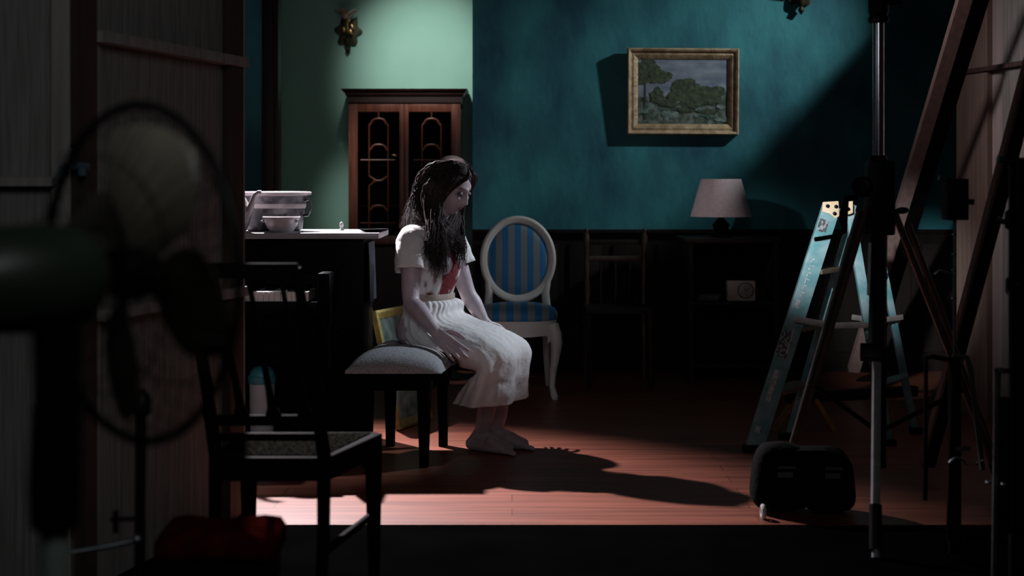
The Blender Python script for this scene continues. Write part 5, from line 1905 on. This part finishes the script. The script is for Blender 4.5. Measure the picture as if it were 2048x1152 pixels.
# hair: scalp cap plus many tapered wavy locks
def hair():
    cap = MB()
    nu, nv = 60, 36
    rs = []
    for i in range(nv + 1):
        th_ = math.pi * min(max(i / nv, 0.004), 0.999)
        ring = []
        for j in range(nu):
            ph = 2 * math.pi * j / nu
            sx, sy, sz = math.sin(th_) * math.cos(ph), math.sin(th_) * math.sin(ph), -math.cos(th_)
            r = 1.16 + 0.03 * noise.noise(V(sx * 5, sy * 5, sz * 2))
            x, y, z = sx * 0.094 * r, sy * 0.076 * r, sz * 0.116 * (1.14 if sz > 0 else 1.0)
            # cut back the face opening: push front-facing points inside the head
            lim = 0.036 + 0.028 * max(0.0, sz) * 2.0
            if z < 0.080 and x > lim - 0.02:
                x = min(x, lim - 0.02 + 0.0 * z)
            if z < -0.03:
                x = min(x, 0.012)
            if z < -0.06:
                y *= 0.94
            ring.append(hl(x - 0.004, y, z))
        rs.append(ring)
    cap.rings(rs)
    rng = random.Random(11)

    def lock(p0, mid, end, r0, wav, n=26, m=6):
        pts, rad = [], []
        ph1, ph2 = rng.uniform(0, 6.28), rng.uniform(0, 6.28)
        fr = rng.uniform(2.5, 5.0)
        for i in range(n + 1):
            u = i / n
            # quadratic chain through mid points
            K = [p0] + mid + [end]
            seg = u * (len(K) - 1)
            ii = min(int(seg), len(K) - 2)
            v = seg - ii
            a, b, c, d = K[max(ii - 1, 0)], K[ii], K[ii + 1], K[min(ii + 2, len(K) - 1)]
            p = 0.5 * ((2 * b) + (c - a) * v + (2 * a - 5 * b + 4 * c - d) * v * v + (3 * b - a - 3 * c + d) * v ** 3)
            am = wav * u ** 1.2
            p = p + F * (am * math.sin(fr * 6.28 * u + ph1)) + LFT * (am * math.sin(fr * 6.28 * u * 0.9 + ph2))
            pts.append(p)
            rad.append(r0 * (0.55 + 0.6 * math.sin(math.pi * min(1, u * 1.15 + 0.12))) * (1 - 0.8 * max(0, u - 0.65) / 0.35))
        cap.tube(pts, rad, m)

    part = lambda y=0.0, x=0.03: hl(x, y, 0.118)
    # back locks: from the crown over the back of the skull, frizzy ends on the shoulder
    for k in range(380):
        s = rng.uniform(-1, 1)
        x0 = rng.uniform(-0.09, 0.05)
        p0 = hl(x0, s * 0.045, 0.128 - 6 * x0 * x0)
        m1 = hl(-0.075 - rng.uniform(0, 0.030), s * 0.085, 0.045 + rng.uniform(-0.02, 0.03))
        m2 = hl(-0.105 - rng.uniform(0, 0.025), s * 0.092, -0.055)
        end = P(rng.uniform(800, 862), rng.uniform(438, 480), D0 + s * 0.12 + rng.uniform(-0.04, 0.04))
        if end.z > m2.z - 0.05:
            end.z = m2.z - rng.uniform(0.05, 0.09)
        lock(p0, [m1, m2], end, rng.uniform(0.0018, 0.0040), 0.013)
    # near-side locks: fall beside the face and over the chest
    for k in range(480):
        x0 = rng.uniform(-0.06, 0.075)
        p0 = hl(x0, rng.uniform(-0.01, 0.03), 0.126 - 7 * (x0 - 0.0) ** 2)
        m1 = hl(x0 * 0.9 + 0.004, -0.082 - rng.uniform(0, 0.016) - 0.10 * max(0, x0), 0.030)
        if x0 > 0.03:
            m1 = hl(0.058 - rng.uniform(0, 0.03), -0.074 - rng.uniform(0, 0.014), 0.032 + rng.uniform(0, 0.02))
        m2 = hl(min(x0, 0.03) * 0.9 + rng.uniform(-0.012, 0.012), -0.093 - rng.uniform(0, 0.016), -0.05)
        px = rng.uniform(846, 893)
        py = rng.uniform(500, 560) if px > 858 else rng.uniform(465, 530)
        tpx = min(1.0, max(0.0, (px - 846) / 66))
        dep = 6.075 + 0.055 * tpx - rng.uniform(0, 0.03)
        m3 = P(px * 0.6 + 0.4 * (868 + 24 * tpx), 478, dep + 0.0)
        lock(p0, [m1, m2, m3], P(px, py, dep), rng.uniform(0.0018, 0.0040), 0.012, 34)
    # far-side locks framing the other cheek and falling on the chest
    for k in range(220):
        x0 = rng.uniform(-0.05, 0.06)
        p0 = hl(x0, rng.uniform(-0.01, 0.03), 0.124 - 7 * x0 * x0)
        m1 = hl(x0 * 0.6 + 0.008, 0.090 + rng.uniform(0, 0.01), 0.03)
        m2 = hl(min(x0, 0.02) + rng.uniform(-0.01, 0.014), 0.090, -0.055)
        px = rng.uniform(908, 932)
        m3 = P(px * 0.5 + 0.5 * 922, 470, 6.235)
        lock(p0, [m1, m2, m3], P(px, rng.uniform(485, 540), 6.15 + rng.uniform(-0.015, 0.03)), rng.uniform(0.0018, 0.0040), 0.010, 34)
    # locks closing the front over the neck and upper chest
    for k in range(190):
        x0 = rng.uniform(-0.02, 0.06)
        sd = -1 if k % 2 else 1
        p0 = hl(x0, sd * 0.02, 0.124 - 7 * x0 * x0)
        m1 = hl(0.010 + 0.02 * rng.random(), sd * 0.090, 0.02)
        m2 = hl(0.010 + rng.uniform(-0.01, 0.02), sd * 0.086, -0.075)
        px = rng.uniform(876, 926)
        dd = 6.10 + 0.10 * (px - 876) / 50
        m3 = P(px * 0.7 + 0.3 * 898, 468, dd + 0.01)
        lock(p0, [m1, m2, m3], P(px, rng.uniform(484, 512), dd), rng.uniform(0.0018, 0.0040), 0.010, 30)
    # forelock sweeping across the brow
    for k in range(100):
        u = rng.uniform(0, 1)
        p0 = hl(0.030 + 0.03 * u, 0.012 - 0.01 * u, 0.124 - 0.016 * u)
        m1 = hl(0.084 - 0.012 * u, -0.020 - 0.028 * u, 0.090 - 0.028 * u)
        m2 = hl(0.076 - 0.02 * u, -0.058 - 0.016 * u, 0.050 - 0.022 * u)
        end = hl(0.040, -0.088, -0.02 - 0.03 * u)
        lock(p0, [m1, m2], end, rng.uniform(0.0018, 0.0036), 0.004)
    for k in range(56):
        u = rng.uniform(0, 1)
        p0 = hl(0.035 + 0.02 * u, 0.012, 0.122 - 0.008 * u)
        m1 = hl(0.080, 0.030 + 0.02 * u, 0.082)
        end = hl(0.045, 0.080, 0.0 - 0.03 * u)
        lock(p0, [m1], end, rng.uniform(0.0018, 0.0036), 0.004)
    o = cap.build('hair', M['hair'], WOM, angle=180)
    return o


hair()
